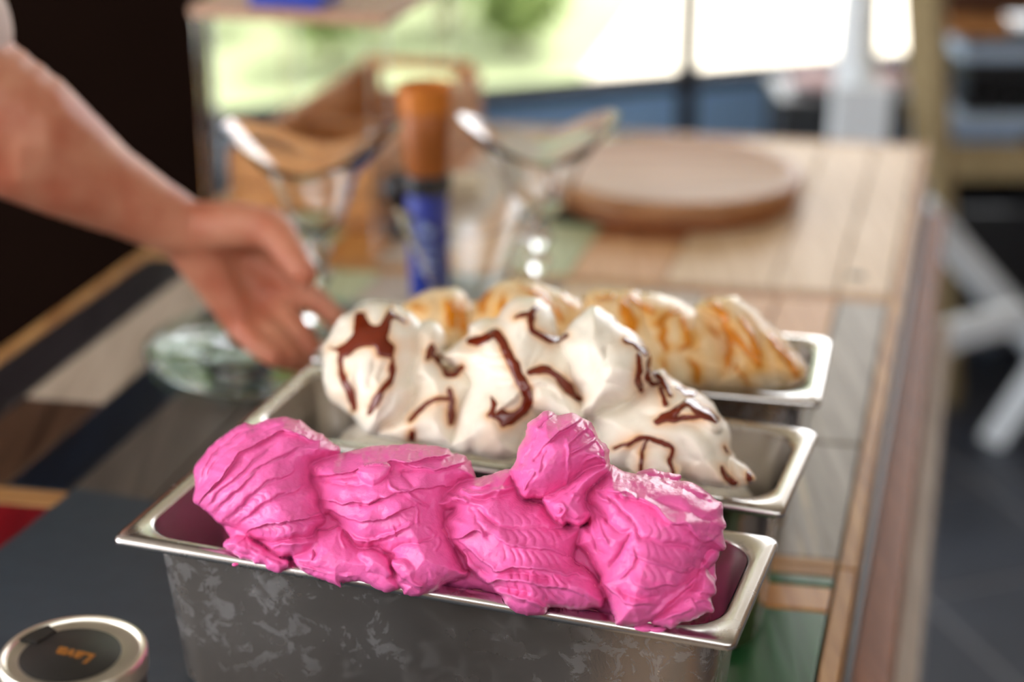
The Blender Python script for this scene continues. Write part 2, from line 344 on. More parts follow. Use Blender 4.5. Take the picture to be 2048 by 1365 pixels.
fill([(0.014, 0.066, [(n0, n1, 'cream_board')]), (0.066, 0.13, [(n0, n1, 'cream_board')]), (0.13, 0.238, [(n0, n1, 'cream_board')]),
      (0.238, 0.335, [(n0, 0.70, 'peach_board'), (0.70, n1, 'rust_board')]), (0.335, 0.40, [(n0, 0.74, 'mint_board'), (0.74, n1, 'teal_board')]), (0.40, 0.47, [(n0, 0.95, 'peach_board'), (0.95, n1, 'mint_board')]),
      (0.47, 0.54, [(n0, n1, 'beige_board')]), (0.54, 0.60, [(n0, n1, 'orange_board')]), (0.60, 0.66, [(n0, n1, 'mint_board')]), (0.66, 0.715, [(n0, n1, 'rust_board')]), (0.715, 0.771, [(n0, n1, 'mint_board')])])
# knot in the far cream board
kp = tp(0.05, 0.62); lathe('knot', [(0.0, 0.0010), (0.009, 0.0008), (0.011, 0.0)], (*kp, TZ - 0.0004), M['under'], table, n=20)
# shadow-gap strip and side boards under the right-hand edge, lower ones stand further out, then the legs
def side(u0, u1, z0, z1, m, nm='side_board'):
    return prism(nm, [tp(u1, V0 + .01), tp(u0, V0 + .01), tp(u0, V3 - .01), tp(u1, V3 - .01)], z0, z1, M[m], table, bevel=0.002)
side(-0.004, 0.016, 0.67, 0.703, 'dark_board'); side(-0.028, 0.0, 0.52, 0.665, 'rust_board'); side(-0.048, -0.02, 0.34, 0.515, 'tan_side'if 'tan_side' in M else 'beige_board'); side(-0.05, -0.02, 0.18, 0.335, 'brown_board')  # topmost dark strip stands in for the shadow gap below the edge
side(TW - 0.016, TW - 0.002, 0.6, 0.703, 'dark_board')
for u, v in ((0.06, V0 + .08), (TW - 0.06, V0 + .08), (0.06, V3 - .1), (TW - .06, V3 - .1)):
    prism('leg', [tp(u + .035, v - .035), tp(u - .035, v - .035), tp(u - .035, v + .035), tp(u + .035, v + .035)], 0, TZ - 0.034, M['brown_board'], table, bevel=0.003)

# slate slab under the front pan and the tin
sl = [at_z(px, py, TZ) for px, py in ((150, 1004), (400, 999))]
a = Vector((-0.326, 1.192)); d1 = Vector((-0.36, 1.09)) - a; d1.normalize()
slate_pts = [a + d1 * 0.62, a + d1 * 0.62 + Vector((0.46, -0.16)), a + Vector((0.40, -0.13)) , a]
slab = tag(prism('slate_slab', slate_pts, TZ + 0.0006, TZ + 0.0105, M['slate'], bevel=0.0015), 'dark blue-grey slate slab lying under the front pan', 'slab')
SLZ = TZ + 0.0105

# ------------------------------------------------------------------ steel pans
RIM = 0.87; PL, PW = 0.364, 0.124
def rrect(lx, ly, r, n=9):
    pts = []
    for cx, cy, a0 in ((lx / 2 - r, ly / 2 - r, 0), (-lx / 2 + r, ly / 2 - r, 90), (-lx / 2 + r, -ly / 2 + r, 180), (lx / 2 - r, -ly / 2 + r, 270)):
        for k in range(n):
            a = R(a0 + 90 * k / (n - 1)); pts.append((cx + r * math.cos(a), cy + r * math.sin(a)))
    return pts
def rings(name, loops, m, parent, Mx, cap_start=False, cap_end=False, auto=35):
    vs, fs = [], []; n = len(loops[0][0])
    for pts, z in loops:
        for x, y in pts: vs.append(Mx @ Vector((x, y, z)))
    for i in range(len(loops) - 1):
        for k in range(n): fs.append((i * n + k, i * n + (k + 1) % n, (i + 1) * n + (k + 1) % n, (i + 1) * n + k))
    if cap_start: fs.append(tuple(range(n - 1, -1, -1)))
    if cap_end: fs.append(tuple(range((len(loops) - 1) * n, len(loops) * n)))
    return mk(name, vs, fs, m, parent, smooth=True, auto=auto)
def pan_frame(near_right, yaw, rim=RIM):
    X = Vector((math.cos(yaw), math.sin(yaw), 0)); Y = Vector((-X.y, X.x, 0))
    c = Vector((near_right[0], near_right[1], rim)) - X * PL / 2 + Y * PW / 2
    return Matrix(((X.x, Y.x, 0, c.x), (X.y, Y.y, 0, c.y), (0, 0, 1, c.z), (0, 0, 0, 1)))
def make_pan(F, bottom, label):
    t = thing('steel_pan', (F.translation.x, F.translation.y, bottom), label, 'pan', 'steel gelato pans in a row')
    h = F.translation.z - bottom; fw = 0.0108
    a = lambda ins, r, z: (rrect(PL - 2 * ins, PW - 2 * ins, r), z)
    # wall: outside going up, over the top, inside going down
    rings('wall', [a(fw + .016, .019, -h + .0), a(fw + .010, .023, -h + .006), a(fw + .0035, .025, -.02), a(fw - .0005, .025, -.0035), a(fw + .001, .024, -.0032),
                   a(fw + .005, .0235, -.02), a(fw + .0115, .0215, -h + .008), a(fw + .018, .02, -h + .0015)], M['steel_wall'], t, F, cap_start=True, cap_end=True)
    rings('lining', [a(fw + .0012, .0238, -.0015), a(fw + .0016, .0234, -.004), a(fw + .0058, .023, -.02), a(fw + .0122, .021, -h + .009), a(fw + .02, .02, -h + .0022)], M['steel_in'], t, F, cap_end=True)
    rings('rim', [a(fw + .0012, .0238, -.0042), a(fw + .0006, .0244, -.0014), a(fw - .0012, .026, 0), a(.0055, .014, .0006), a(.0022, .0085, .0004), a(.0006, .0068, -.0008), a(0, .0062, -.0026), a(.0001, .0062, -.0048),
                  a(.0010, .0055, -.0054), a(.0016, .005, -.0044), a(.004, .008, -.0022), a(fw - .001, .025, -.0028), a(fw + .0010, .024, -.0046)], M['steel_rim'], t, F, auto=60)
    return t
F1 = pan_frame((0.114, 0.789), R(-18.8)); F2 = pan_frame((0.1605, 0.937), R(-18.6)); F3 = pan_frame((0.208, 1.0985), R(-13.2))
pan1 = make_pan(F1, SLZ + 0.0004, 'front steel pan, frosted outside, holding the pink gelato')
pan2 = make_pan(F2, TZ + 0.0008, 'middle steel pan holding the white gelato with chocolate sauce')
pan3 = make_pan(F3, TZ + 0.0008, 'rearmost steel pan holding the beige gelato with caramel streaks')

# ------------------------------------------------------------------ gelato: lobes heaped up in the pan, combed by the spatula
def cr(pts, closed, sub=5):
    """smooth polyline (Catmull-Rom)"""
    P = np.array(pts, float); n = len(P); out = []
    for i in range(n if closed else n - 1):
        g = (lambda k: P[k % n]) if closed else (lambda k: P[min(max(k, 0), n - 1)])
        p0, p1, p2, p3 = g(i - 1), g(i), g(i + 1), g(i + 2)
        for k in range(sub):
            t = k / sub
            out.append(0.5 * (2 * p1 + (p2 - p0) * t + (2 * p0 - 5 * p1 + 4 * p2 - p3) * t * t + (3 * p1 - p0 - 3 * p2 + p3) * t ** 3))
    if not closed: out.append(P[-1])
    return np.array(out)
def seg_dist(U, W, pts, closed):
    """distance, signed side and arc length of the nearest point on a polyline"""
    best = np.full(U.shape, 1e9); side = np.zeros(U.shape); arc = np.zeros(U.shape); s = 0.0; n = len(pts)
    for i in range(n if closed else n - 1):
        ax, ay = pts[i]; bx, by = pts[(i + 1) % n]; dx, dy = bx - ax, by - ay; L2 = dx * dx + dy * dy
        if L2 < 1e-14: continue
        t = np.clip(((U - ax) * dx + (W - ay) * dy) / L2, 0, 1); ex = U - ax - t * dx; ey = W - ay - t * dy; d = ex * ex + ey * ey
        m = d < best; best = np.where(m, d, best); side = np.where(m, dx * ey - dy * ex, side); L = math.sqrt(L2); arc = np.where(m, s + t * L, arc); s += L
    return np.sqrt(best), np.sign(side), arc, s
def inside(U, W, pts):
    ins = np.zeros(U.shape, bool); n = len(pts)
    for i in range(n):
        ax, ay = pts[i]; bx, by = pts[(i + 1) % n]
        if ay == by: continue
        c = ((ay > W) != (by > W)) & (U < (bx - ax) * (W - ay) / (by - ay) + ax); ins ^= c
    return ins
def sdf_poly(U, W, pts):
    d, _, _, _ = seg_dist(U, W, pts, True); return np.where(inside(U, W, pts), d, -d)
def vnoise(U, W, cell, seed):
    rs = np.random.RandomState(seed); x = U / cell + 1000.37; y = W / cell + 1000.71
    xi = np.floor(x).astype(int); yi = np.floor(y).astype(int); fx = x - xi; fy = y - yi
    T = rs.rand(257, 257); sm = lambda t: t * t * (3 - 2 * t); fx, fy = sm(fx), sm(fy); g = lambda a, b: T[a % 257, b % 257]
    return (g(xi, yi) * (1 - fx) + g(xi + 1, yi) * fx) * (1 - fy) + (g(xi, yi + 1) * (1 - fx) + g(xi + 1, yi + 1) * fx) * fy - 0.5
def blur(A, k=1):
    for _ in range(k):
        P = np.pad(A, 1, mode='edge'); A = (P[:-2, 1:-1] + P[2:, 1:-1] + P[1:-1, :-2] + P[1:-1, 2:] + 4 * A) / 8
    return A
def prof(x): x = np.clip(x, 0, 1); return np.sqrt(1 - (1 - x) ** 2)
def np_mesh(name, V, Q):
    me = bpy.data.meshes.new(name); me.vertices.add(len(V)); me.vertices.foreach_set('co', V.astype(np.float32).ravel())
    me.loops.add(Q.size); me.loops.foreach_set('vertex_index', Q.astype(np.int32).ravel())
    me.polygons.add(len(Q)); me.polygons.foreach_set('loop_start', np.arange(0, Q.size, 4, dtype=np.int32)); me.polygons.foreach_set('loop_total', np.full(len(Q), 4, np.int32))
    me.update(); me.validate(); me.polygons.foreach_set('use_smooth', np.ones(len(me.polygons), bool)); me.update()
    return me

class Mound:
    """one heap of gelato: a relief over a sloping face that rises from the near rim to the crest, with a rounded back"""
    def __init__(s, F, slope, y0, z0, step, seed):
        s.F, s.step, s.seed = F, step, seed
        s.o = F @ Vector((0, y0, z0)); s.U3 = (F.to_3x3() @ Vector((1, 0, 0))); s.W3 = F.to_3x3() @ Vector((0, math.cos(slope), math.sin(slope))); s.N3 = s.U3.cross(s.W3)
        s.front = EYE.copy()      # the side of the heap that was combed
    def uw(s, px, py):
        r = ray(px, py); t = (s.o - EYE).dot(s.N3) / r.dot(s.N3); d = EYE + r * t - s.o; return (d.dot(s.U3), d.dot(s.W3))
    def poly(s, C, pts):
        ox, oy, k = C; return [s.uw(ox + x / k, oy + y / k) for x, y in pts]
    def build(s, lobes, lines, combs, rough=1.0, gain=1.0):
        ps = [cr(p, True, 4) for p, *_ in lobes]; allp = np.concatenate(ps)
        u0, w0 = allp.min(0) - .004; u1, w1 = allp.max(0) + .004; st = s.step
        s.U, s.W = np.meshgrid(np.arange(u0, u1, st), np.arange(w0, w1, st), indexing='ij'); U, W = s.U, s.W
        # ragged edges and wandering strokes
        wu = vnoise(U, W, .006, s.seed) * .0016 + vnoise(U, W, .0022, s.seed + 1) * .0007 * rough; ww = vnoise(U, W, .006, s.seed + 2) * .0016 + vnoise(U, W, .0022, s.seed + 3) * .0007 * rough
        Ud, Wd = U + wu, W + ww
        T = np.full(U.shape, -1.0); SD = np.full(U.shape, -1.0)
        for p, (_, t0, Th, Wd_, gu, gw) in zip(ps, lobes):
            sd = sdf_poly(Ud, Wd, p); c = p.mean(0)
            t = t0 + gu * (U - c[0]) + gw * (W - c[1]) + Th * prof(sd / Wd_) + .0012 * vnoise(U, W, .02, s.seed + 9)
            T = np.where(sd > 0, np.maximum(T, t), np.where((T < -.5) & (sd > -3 * st), t0 + gu * (U - c[0]) + gw * (W - c[1]), T)); SD = np.maximum(SD, sd)
        T = np.where(T < -.5, -.01, T); T = blur(T, 1)
        for typ, p, h, w in lines:
            h = h * gain
            p = cr(p, False, 4); mg = w * 5 + .002; lo, hi = p.min(0) - mg, p.max(0) + mg
            i0, i1 = max(0, int((lo[0] - u0) / st)), max(0, int((hi[0] - u0) / st) + 1); j0, j1 = max(0, int((lo[1] - w0) / st)), max(0, int((hi[1] - w0) / st) + 1)
            sl = (slice(i0, i1), slice(j0, j1))
            if Ud[sl].size == 0: continue
            d, side, arc, L = seg_dist(Ud[sl], Wd[sl], p, False); f = np.clip(np.minimum(arc, L - arc) / (0.18 * L) + .25, 0, 1); f = f * (1 + .5 * vnoise(arc, arc * 0, .008, s.seed + 5))
            if typ == 'g': a = -h * np.exp(-d / w)
            elif typ == 'r': a = h * np.exp(-(d / w) ** 1.4) - .25 * h * np.exp(-((d - 1.7 * w) / w) ** 2)
            elif typ == 'l': a = np.where(side > 0, h * np.exp(-d / (2.2 * w)), -.35 * h * np.exp(-d / (.8 * w)) + 1.35 * h * np.exp(-(d / (.35 * w)) ** 2))     # raised on the left of the stroke
            else: a = np.where(side < 0, h * np.exp(-d / (2.2 * w)), -.35 * h * np.exp(-d / (.8 * w)) + 1.35 * h * np.exp(-(d / (.35 * w)) ** 2))
            T[sl] += a * f
        for p, hw, lam, h, bend in combs:
            p = cr(p, False, 4); mg = hw; lo, hi = p.min(0) - mg, p.max(0) + mg
            sl = (slice(max(0, int((lo[0] - u0) / st)), int((hi[0] - u0) / st) + 1), slice(max(0, int((lo[1] - w0) / st)), int((hi[1] - w0) / st) + 1))
            d, side, arc, L = seg_dist(Ud[sl], Wd[sl], p, False); x = np.clip(d / hw, 0, 1); sdn = side * x
            ph = arc / lam + bend * (.45 * sdn + .5 * sdn * sdn) + .35 * vnoise(arc, sdn * .01, .012, s.seed + 6); fr = ph - np.floor(ph)
            T[sl] += -h * gain * np.exp(-np.minimum(fr, 1 - fr) * 7) * (1 - x ** 4) * np.clip(np.minimum(arc, L - arc) / .006, 0, 1) * (d < hw)
        # skin: soft lumps, torn crumbs
        T += .0011 * vnoise(U, W, .009, s.seed + 11) + .0006 * rough * vnoise(Ud, Wd, .0035, s.seed + 12) + .00022 * rough * vnoise(U, W, .0013, s.seed + 13)
        s.T, s.SD = T, SD
        return s
    def pos(s, U, W, T):
        o, a, b, V = (np.array(x) for x in (s.o, s.U3, s.W3, s.front)); P = o + U[..., None] * a + W[..., None] * b
        d = V - P; d /= np.linalg.norm(d, axis=-1, keepdims=True); return P + T[..., None] * d
    def snap(s, sd):
        gx, gy = np.gradient(sd, s.step); g = np.sqrt(gx * gx + gy * gy) + 1e-9; m = sd < 0
        return s.U - np.where(m, sd * gx / g, 0) , s.W - np.where(m, sd * gy / g, 0)
    def surface(s, name, m, parent, back, wback, stain=None):
        keep = s.SD > -1.05 * s.step; U, W = s.snap(s.SD); idx = -np.ones(keep.shape, int); n = keep.sum(); idx[keep] = np.arange(n)
        a, b, c, d = idx[:-1, :-1], idx[1:, :-1], idx[1:, 1:], idx[:-1, 1:]; inn = s.SD > 0
        ok = (a >= 0) & (b >= 0) & (c >= 0) & (d >= 0) & (inn[:-1, :-1] | inn[1:, :-1] | inn[1:, 1:] | inn[:-1, 1:])
        Q = np.stack([a[ok], b[ok], c[ok], d[ok]], 1)
        # thickness behind: rounded from the outline of the whole heap
        k = 5; mk_ = (s.SD > 0)[::k, ::k]; cu, cw = s.U[::k, ::k], s.W[::k, ::k]
        e = mk_ & ~(np.pad(mk_, 1)[:-2, 1:-1] & np.pad(mk_, 1)[2:, 1:-1] & np.pad(mk_, 1)[1:-1, :-2] & np.pad(mk_, 1)[1:-1, 2:])
        bu, bw = cu[e], cw[e]; dist = np.zeros(cu.shape)
        for i in range(cu.shape[0]):
            dist[i] = np.sqrt(((cu[i][:, None] - bu) ** 2 + (cw[i][:, None] - bw) ** 2).min(1))
        dist *= mk_; big = np.repeat(np.repeat(dist, k, 0), k, 1)[:keep.shape[0], :keep.shape[1]]; big = blur(big, 6)
        tb = np.minimum(s.T, blur(s.T, 20)) - .0005 - back * prof(np.minimum(big, np.maximum(s.SD, 0) + .004 * (big > .004)) / wback) * (s.SD > 0)
        Vf = s.pos(U, W, s.T)[keep]; Vb = s.pos(U, W, tb)[keep]
        edge = {}
        E = np.concatenate([Q[:, [0, 1]], Q[:, [1, 2]], Q[:, [2, 3]], Q[:, [3, 0]]]); key = np.sort(E, 1); kk = key[:, 0] * n + key[:, 1]
        u_, inv, cnt = np.unique(kk, return_inverse=True, return_counts=True); B = E[cnt[inv] == 1]
        Qs = np.stack([B[:, 1], B[:, 0], B[:, 0] + n, B[:, 1] + n], 1)
        me = np_mesh(name, np.concatenate([Vf, Vb]), np.concatenate([Q, Q[:, ::-1] + n, Qs]))
        if stain is not None:
            at = me.attributes.new('stain', 'FLOAT', 'POINT'); sv = np.concatenate([stain[keep], np.zeros(n)]).astype(np.float32)
            if len(at.data) == len(sv): at.data.foreach_set('value', sv)
        return link(name, me, m, parent)
    def stroke_sdf(s, pts, width, closed=False):
        U, W = s.U, s.W; wu = vnoise(U, W, .005, s.seed + 21) * .0022; ww = vnoise(U, W, .005, s.seed + 22) * .0022
        if closed: return sdf_poly(U + wu, W + ww, cr(pts, True, 3))
        d, _, arc, L = seg_dist(U + wu, W + ww, cr(pts, False, 4), False); wd = width / 2 * (.8 + .35 * vnoise(arc, arc * 0, .01, int(abs(pts[0][0]) * 1e5) % 97 + 3) + .2 * np.clip(np.minimum(arc, L - arc) / .006, 0, 1))
        return wd - d
    def streak(s, name, sd, h, m, parent):
        inn = (sd > 0) & (s.SD > 0); ii = np.argwhere(inn)
        if len(ii) < 6: return None
        (i0, j0), (i1, j1) = ii.min(0) - 2, ii.max(0) + 3; i0, j0 = max(i0, 0), max(j0, 0); sl = (slice(i0, i1), slice(j0, j1))
        sd_, sdm = sd[sl], np.minimum(sd, s.SD)[sl]; keep = sdm > -1.05 * s.step
        gx, gy = np.gradient(sdm, s.step); g = np.sqrt(gx * gx + gy * gy) + 1e-9; mm = sdm < 0
        U = s.U[sl] - np.where(mm, sdm * gx / g, 0); W = s.W[sl] - np.where(mm, sdm * gy / g, 0); T = blur(s.T, 1)[sl] + np.where(sdm > 0, .0002 + h * prof(sdm / (3 * s.step)), -.0004)
        n = keep.sum(); idx = -np.ones(keep.shape, int); idx[keep] = np.arange(n); a, b, c, d = idx[:-1, :-1], idx[1:, :-1], idx[1:, 1:], idx[:-1, 1:]; q = sdm > 0
        ok = (a >= 0) & (b >= 0) & (c >= 0) & (d >= 0) & (q[:-1, :-1] | q[1:, :-1] | q[1:, 1:] | q[:-1, 1:])
        Q = np.stack([a[ok], b[ok], c[ok], d[ok]], 1)
        if len(Q) < 4: return None
        return link(name, np_mesh(name, s.pos(U, W, T)[keep], Q), m, parent)

def gelato_mat(name, col, stain=None, rough=0.24, sss=0.12, scale=0.003, sr=(1.0, 0.45, 0.6)):
    m, nt, b = mat(name); setp(b, color=col, rough=rough, sss=sss, sssr=sr, ssss=scale, spec=0.32, ior=1.4, coat=0.1, coatr=0.12)
    tc = nd(nt, 'ShaderNodeTexCoord'); n = nd(nt, 'ShaderNodeTexNoise'); n.inputs['Scale'].default_value = 420; n.inputs['Detail'].default_value = 4; n.inputs['Roughness'].default_value = 0.6
    nt.links.new(tc.outputs['Object'], n.inputs['Vector'])
    n2 = nd(nt, 'ShaderNodeTexNoise'); n2.inputs['Scale'].default_value = 60; n2.inputs['Detail'].default_value = 3; nt.links.new(tc.outputs['Object'], n2.inputs['Vector'])
    mr = nd(nt, 'ShaderNodeMapRange'); mr.inputs['From Min'].default_value = .35; mr.inputs['From Max'].default_value = .7; mr.inputs['To Min'].default_value = rough * .7; mr.inputs['To Max'].default_value = rough * 1.25
    nt.links.new(n2.outputs['Fac'], mr.inputs['Value']); nt.links.new(mr.outputs['Result'], b.inputs['Roughness'])
    bp = nd(nt, 'ShaderNodeBump'); bp.inputs['Strength'].default_value = 0.35; bp.inputs['Distance'].default_value = 0.0012
    nt.links.new(n.outputs['Fac'], bp.inputs['Height']); nt.links.new(bp.outputs['Normal'], b.inputs['Normal']); nt.links.new(bp.outputs['Normal'], b.inputs['Coat Normal'])
    mx = nd(nt, 'ShaderNodeMix', data_type='RGBA'); mx.inputs[6].default_value = (*[c * .93 for c in col], 1); mx.inputs[7].default_value = (*[min(1, c * 1.05) for c in col], 1)
    nt.links.new(n2.outputs['Fac'], mx.inputs[0]); out = mx.outputs[2]
    if stain:      # sauce that has soaked into the ice around the streaks
        at = nd(nt, 'ShaderNodeAttribute', attribute_name='stain'); m2 = nd(nt, 'ShaderNodeMix', data_type='RGBA'); m2.inputs[7].default_value = (*stain, 1)
        nt.links.new(at.outputs['Fac'], m2.inputs[0]); nt.links.new(out, m2.inputs[6]); out = m2.outputs[2]
    nt.links.new(out, b.inputs['Base Color'])
    return m
M['pink'] = gelato_mat('pink_gelato', srgb(238, 106, 174))
M['white'] = gelato_mat('white_gelato', srgb(244, 237, 220), stain=srgb(226, 172, 112), sr=(1, .85, .7))
M['beige'] = gelato_mat('caramel_gelato', srgb(240, 222, 184), stain=srgb(224, 160, 64), sr=(1, .8, .5))
M['choc'] = plain('chocolate_sauce', srgb(108, 36, 12), 0.18, var=0.3, scale=80, sss=0.1, sssr=(1, .3, .1), ssss=0.002)
M['caramel'] = plain('caramel_sauce', srgb(208, 126, 18), 0.15, var=0.25, scale=80, sss=0.15, sssr=(1, .5, .1), ssss=0.003)

P1 = (370, 820, 4.016); P2 = (580, 870, 4.016); P3 = (850, 930, 4.266); P4 = (1010, 810, 5.25); P5 = (1140, 920, 3.9)
pg = Mound(F1, R(52), -0.066, 0.0, 0.00052, 31)
L = []
def lobe(mo, C, pts, t0, Th, Wd, gu=0, gw=0): return (mo.poly(C, pts), t0, Th, Wd, gu, gw)
FULL = (0, 0, 1)
# --- pink: base heap, then the scoops
L.append(lobe(pg, FULL, [(470, 1085), (430, 1000), (520, 930), (640, 925), (760, 925), (900, 945), (1010, 985), (1080, 900), (1180, 905), (1260, 960), (1400, 1010), (1425, 1090), (1425, 1180), (1320, 1232), (1180, 1222), (1060, 1200), (930, 1180), (860, 1172), (740, 1165), (600, 1132), (520, 1112)], -.022, .014, .02))
L.append(lobe(pg, P1, [(310, 1090), (350, 1040), (430, 1020), (520, 1030), (600, 1090), (700, 1150), (790, 1190), (835, 1235), (790, 1290), (740, 1310), (660, 1280), (640, 1245), (540, 1230), (430, 1180), (340, 1130)], -.004, .011, .010))
L.append(lobe(pg, P2, [(5, 985), (60, 960), (130, 900), (200, 800), (330, 745), (410, 750), (480, 840), (570, 905), (720, 920), (820, 1010), (850, 1110), (890, 1200), (860, 1245), (790, 1262), (700, 1240), (600, 1190), (480, 1178), (400, 1182), (410, 1235), (340, 1200), (250, 1170), (150, 1130), (80, 1080), (20, 1020)], -.006, .015, .014))
L.append(lobe(pg, P2, [(545, 970), (580, 925), (680, 930), (760, 970), (805, 1040), (825, 1115), (760, 1150), (700, 1125), (620, 1110), (590, 1030)], .004, .0085, .008))
A = [(62, 700), (75, 600), (80, 500), (110, 410), (180, 330), (270, 240), (370, 165), (490, 115), (585, 112), (660, 80), (750, 55), (850, 60), (940, 100), (1040, 180), (1110, 205), (1180, 260), (1250, 340), (1160, 390), (1060, 430), (1010, 500), (1020, 570), (1070, 640), (1085, 720), (1080, 770), (1115, 820), (1140, 870), (1110, 930), (1060, 990), (1080, 1030), (1050, 1090), (990, 1140), (900, 1185), (820, 1190), (720, 1160), (640, 1110), (560, 1050), (490, 1000), (420, 955), (350, 935), (280, 905), (215, 850), (135, 790), (70, 740)]
L.append(lobe(pg, P1, A, -.012, .033, .032, 0.0, -.10))
B = [(150, 300), (170, 235), (300, 170), (420, 145), (520, 115), (660, 90), (830, 72), (1020, 72), (1180, 90), (1270, 115), (1320, 150), (1400, 170), (1460, 220), (1490, 290), (1500, 345), (1400, 380), (1330, 440), (1280, 490), (1260, 560), (1240, 640), (1270, 760), (1320, 880), (1350, 960), (1400, 1070), (1440, 1085), (1400, 1150), (1260, 1200), (1180, 1260), (1090, 1275), (1030, 1300), (930, 1290), (900, 1250), (850, 1200), (830, 1120), (810, 1020), (720, 930), (560, 905), (470, 840), (400, 750), (330, 665), (240, 600), (215, 480), (180, 380)]
L.append(lobe(pg, P2, B, -.012, .034, .036, 0, -.14))
L.append(lobe(pg, P2, [(530, 290), (600, 250), (720, 225), (800, 235), (818, 280), (790, 340), (730, 390), (670, 412), (610, 385), (560, 340)], .016, .0075, .007))
L.append(lobe(pg, P2, [(820, 1010), (880, 995), (960, 1010), (1040, 1050), (1055, 1110), (1030, 1140), (1000, 1180), (1060, 1215), (1000, 1225), (900, 1150), (830, 1060)], .012, .008, .007))
C = [(440, 105), (560, 80), (680, 45), (760, 60), (790, 160), (830, 240), (900, 310), (1010, 330), (1100, 420), (1200, 500), (1340, 530), (1330, 640), (1300, 720), (1280, 800), (1340, 860), (1420, 920), (1490, 1000), (1530, 1090), (1545, 1170), (1470, 1228), (1300, 1238), (1130, 1225), (1060, 1222), (1000, 1282), (880, 1288), (780, 1262), (690, 1192), (640, 1115), (530, 1015), (440, 935), (380, 885), (330, 795), (240, 685), (185, 565), (165, 470), (225, 390), (120, 395), (30, 375), (-5, 320), (120, 285), (180, 230), (270, 160), (350, 130)]
L.append(lobe(pg, P3, C, -.008, .034, .034, 0, -.12))
Dt = [(400, 985), (520, 930), (640, 850), (740, 770), (860, 680), (980, 620), (1110, 630), (1080, 720), (980, 790), (900, 870), (850, 950), (860, 1060), (895, 1130), (870, 1230), (760, 1288), (640, 1240), (590, 1268), (500, 1180), (420, 1060)]
L.append(lobe(pg, P4, Dt, .008, .020, .016, 0, -.05))
Dk = [(240, 180), (350, 110), (440, 65), (500, 80), (540, 115), (640, 95), (740, 90), (810, 125), (860, 145), (910, 190), (950, 270), (1000, 350), (1080, 430), (1105, 490), (1100, 580), (1112, 645), (980, 660), (860, 710), (740, 800), (640, 880), (520, 960), (400, 992), (270, 988), (190, 968), (130, 900), (110, 820), (80, 760), (50, 690), (100, 600), (120, 500), (150, 430), (200, 340), (220, 260)]
L.append(lobe(pg, P4, Dk, .000, .036, .030, 0, -.08))
L.append(lobe(pg, P5, [(520, 120), (540, 80), (640, 58), (720, 88), (850, 108), (858, 155), (760, 190), (620, 170)], -.020, .012, .010))
L.append(lobe(pg, P5, [(620, 1270), (700, 1190), (860, 1040), (950, 990), (980, 920), (1000, 870), (1060, 860), (1120, 950), (1147, 1030), (1100, 1080), (1127, 1180), (1050, 1210), (950, 1250), (860, 1285), (800, 1312), (700, 1290)], .000, .016, .014))
L.append(lobe(pg, P5, [(1020, 740), (1100, 680), (1175, 715), (1100, 840), (1060, 862), (1000, 880)], -.010, .014, .012))
Em = [(100, 290), (130, 220), (200, 150), (300, 60), (340, 40), (400, 75), (500, 100), (680, 135), (850, 158), (930, 170), (1050, 240), (1120, 310), (1190, 345), (1202, 430), (1212, 520), (1188, 560), (1217, 670), (1190, 712), (1110, 700), (1050, 745), (1005, 880), (965, 1000), (870, 1060), (710, 1200), (610, 1262), (560, 1302), (460, 1302), (365, 1292), (350, 1220), (300, 1130), (270, 1050), (230, 990), (240, 920), (190, 860), (140, 760), (80, 690), (55, 660), (80, 540), (130, 500), (130, 420), (100, 340)]
L.append(lobe(pg, P5, Em, -.006, .038, .036, 0, -.12))
LN = []
def ln(C, typ, h, w, *pl):
    for p in pl: LN.append((typ, pg.poly(C, p), h * .001, w * .001))
ln(P1, 'g', 2.2, .9, [(585, 140), (450, 185), (330, 265), (250, 335), (190, 425), (140, 525), (105, 620)], [(760, 240), (650, 320), (570, 400), (480, 490), (390, 580), (290, 645), (205, 745), (150, 800)],
   [(1000, 290), (900, 315), (780, 385), (660, 440), (560, 500), (480, 590), (400, 670), (310, 750), (230, 840)], [(860, 490), (770, 550), (640, 600), (560, 660), (480, 740), (400, 830), (300, 910)],
   [(930, 630), (880, 652), (760, 690), (640, 750), (540, 830), (440, 910), (400, 955)])
ln(P1, 'g', 2.0, 1.6, [(840, 100), (700, 140), (600, 190), (470, 262), (330, 345), (240, 440), (170, 545), (95, 660)])
ln(P1, 'l', 2.6, 1.6, [(95, 760), (170, 650), (310, 520), (370, 430), (440, 350), (540, 290), (650, 220), (760, 165), (830, 172), (920, 200), (1000, 245), (1070, 245)])
ln(P1, 'm', 1.5, 2.0, [(760, 240), (650, 320), (570, 400), (480, 490), (390, 580), (290, 645), (205, 745), (150, 800)],
   [(1000, 290), (900, 315), (780, 385), (660, 440), (560, 500), (480, 590), (400, 670), (310, 750), (230, 840)], [(860, 490), (770, 550), (640, 600), (560, 660), (480, 740), (400, 830), (300, 910)],
   [(930, 630), (880, 652), (760, 690), (640, 750), (540, 830), (440, 910), (400, 955)])
ln(P1, 'r', .9, .8, [(940, 605), (890, 645), (800, 680)], [(560, 505), (470, 600), (400, 670)], [(870, 480), (830, 510), (770, 545)], [(1110, 820), (1050, 838), (980, 855)])
ln(P1, 'm', 3.4, 1.7, [(1130, 830), (1000, 855), (900, 885), (760, 912), (620, 925), (540, 955), (490, 1005)])
ln(P1, 'g', 4.2, 1.7, [(1080, 1000), (940, 1032), (800, 1052), (680, 1066), (590, 1058), (520, 1010)])
ln(P1, 'r', 1.2, 1.2, [(680, 1075), (800, 1090), (920, 1085), (1030, 1060)], [(1060, 1040), (1020, 1110), (1010, 1180)])
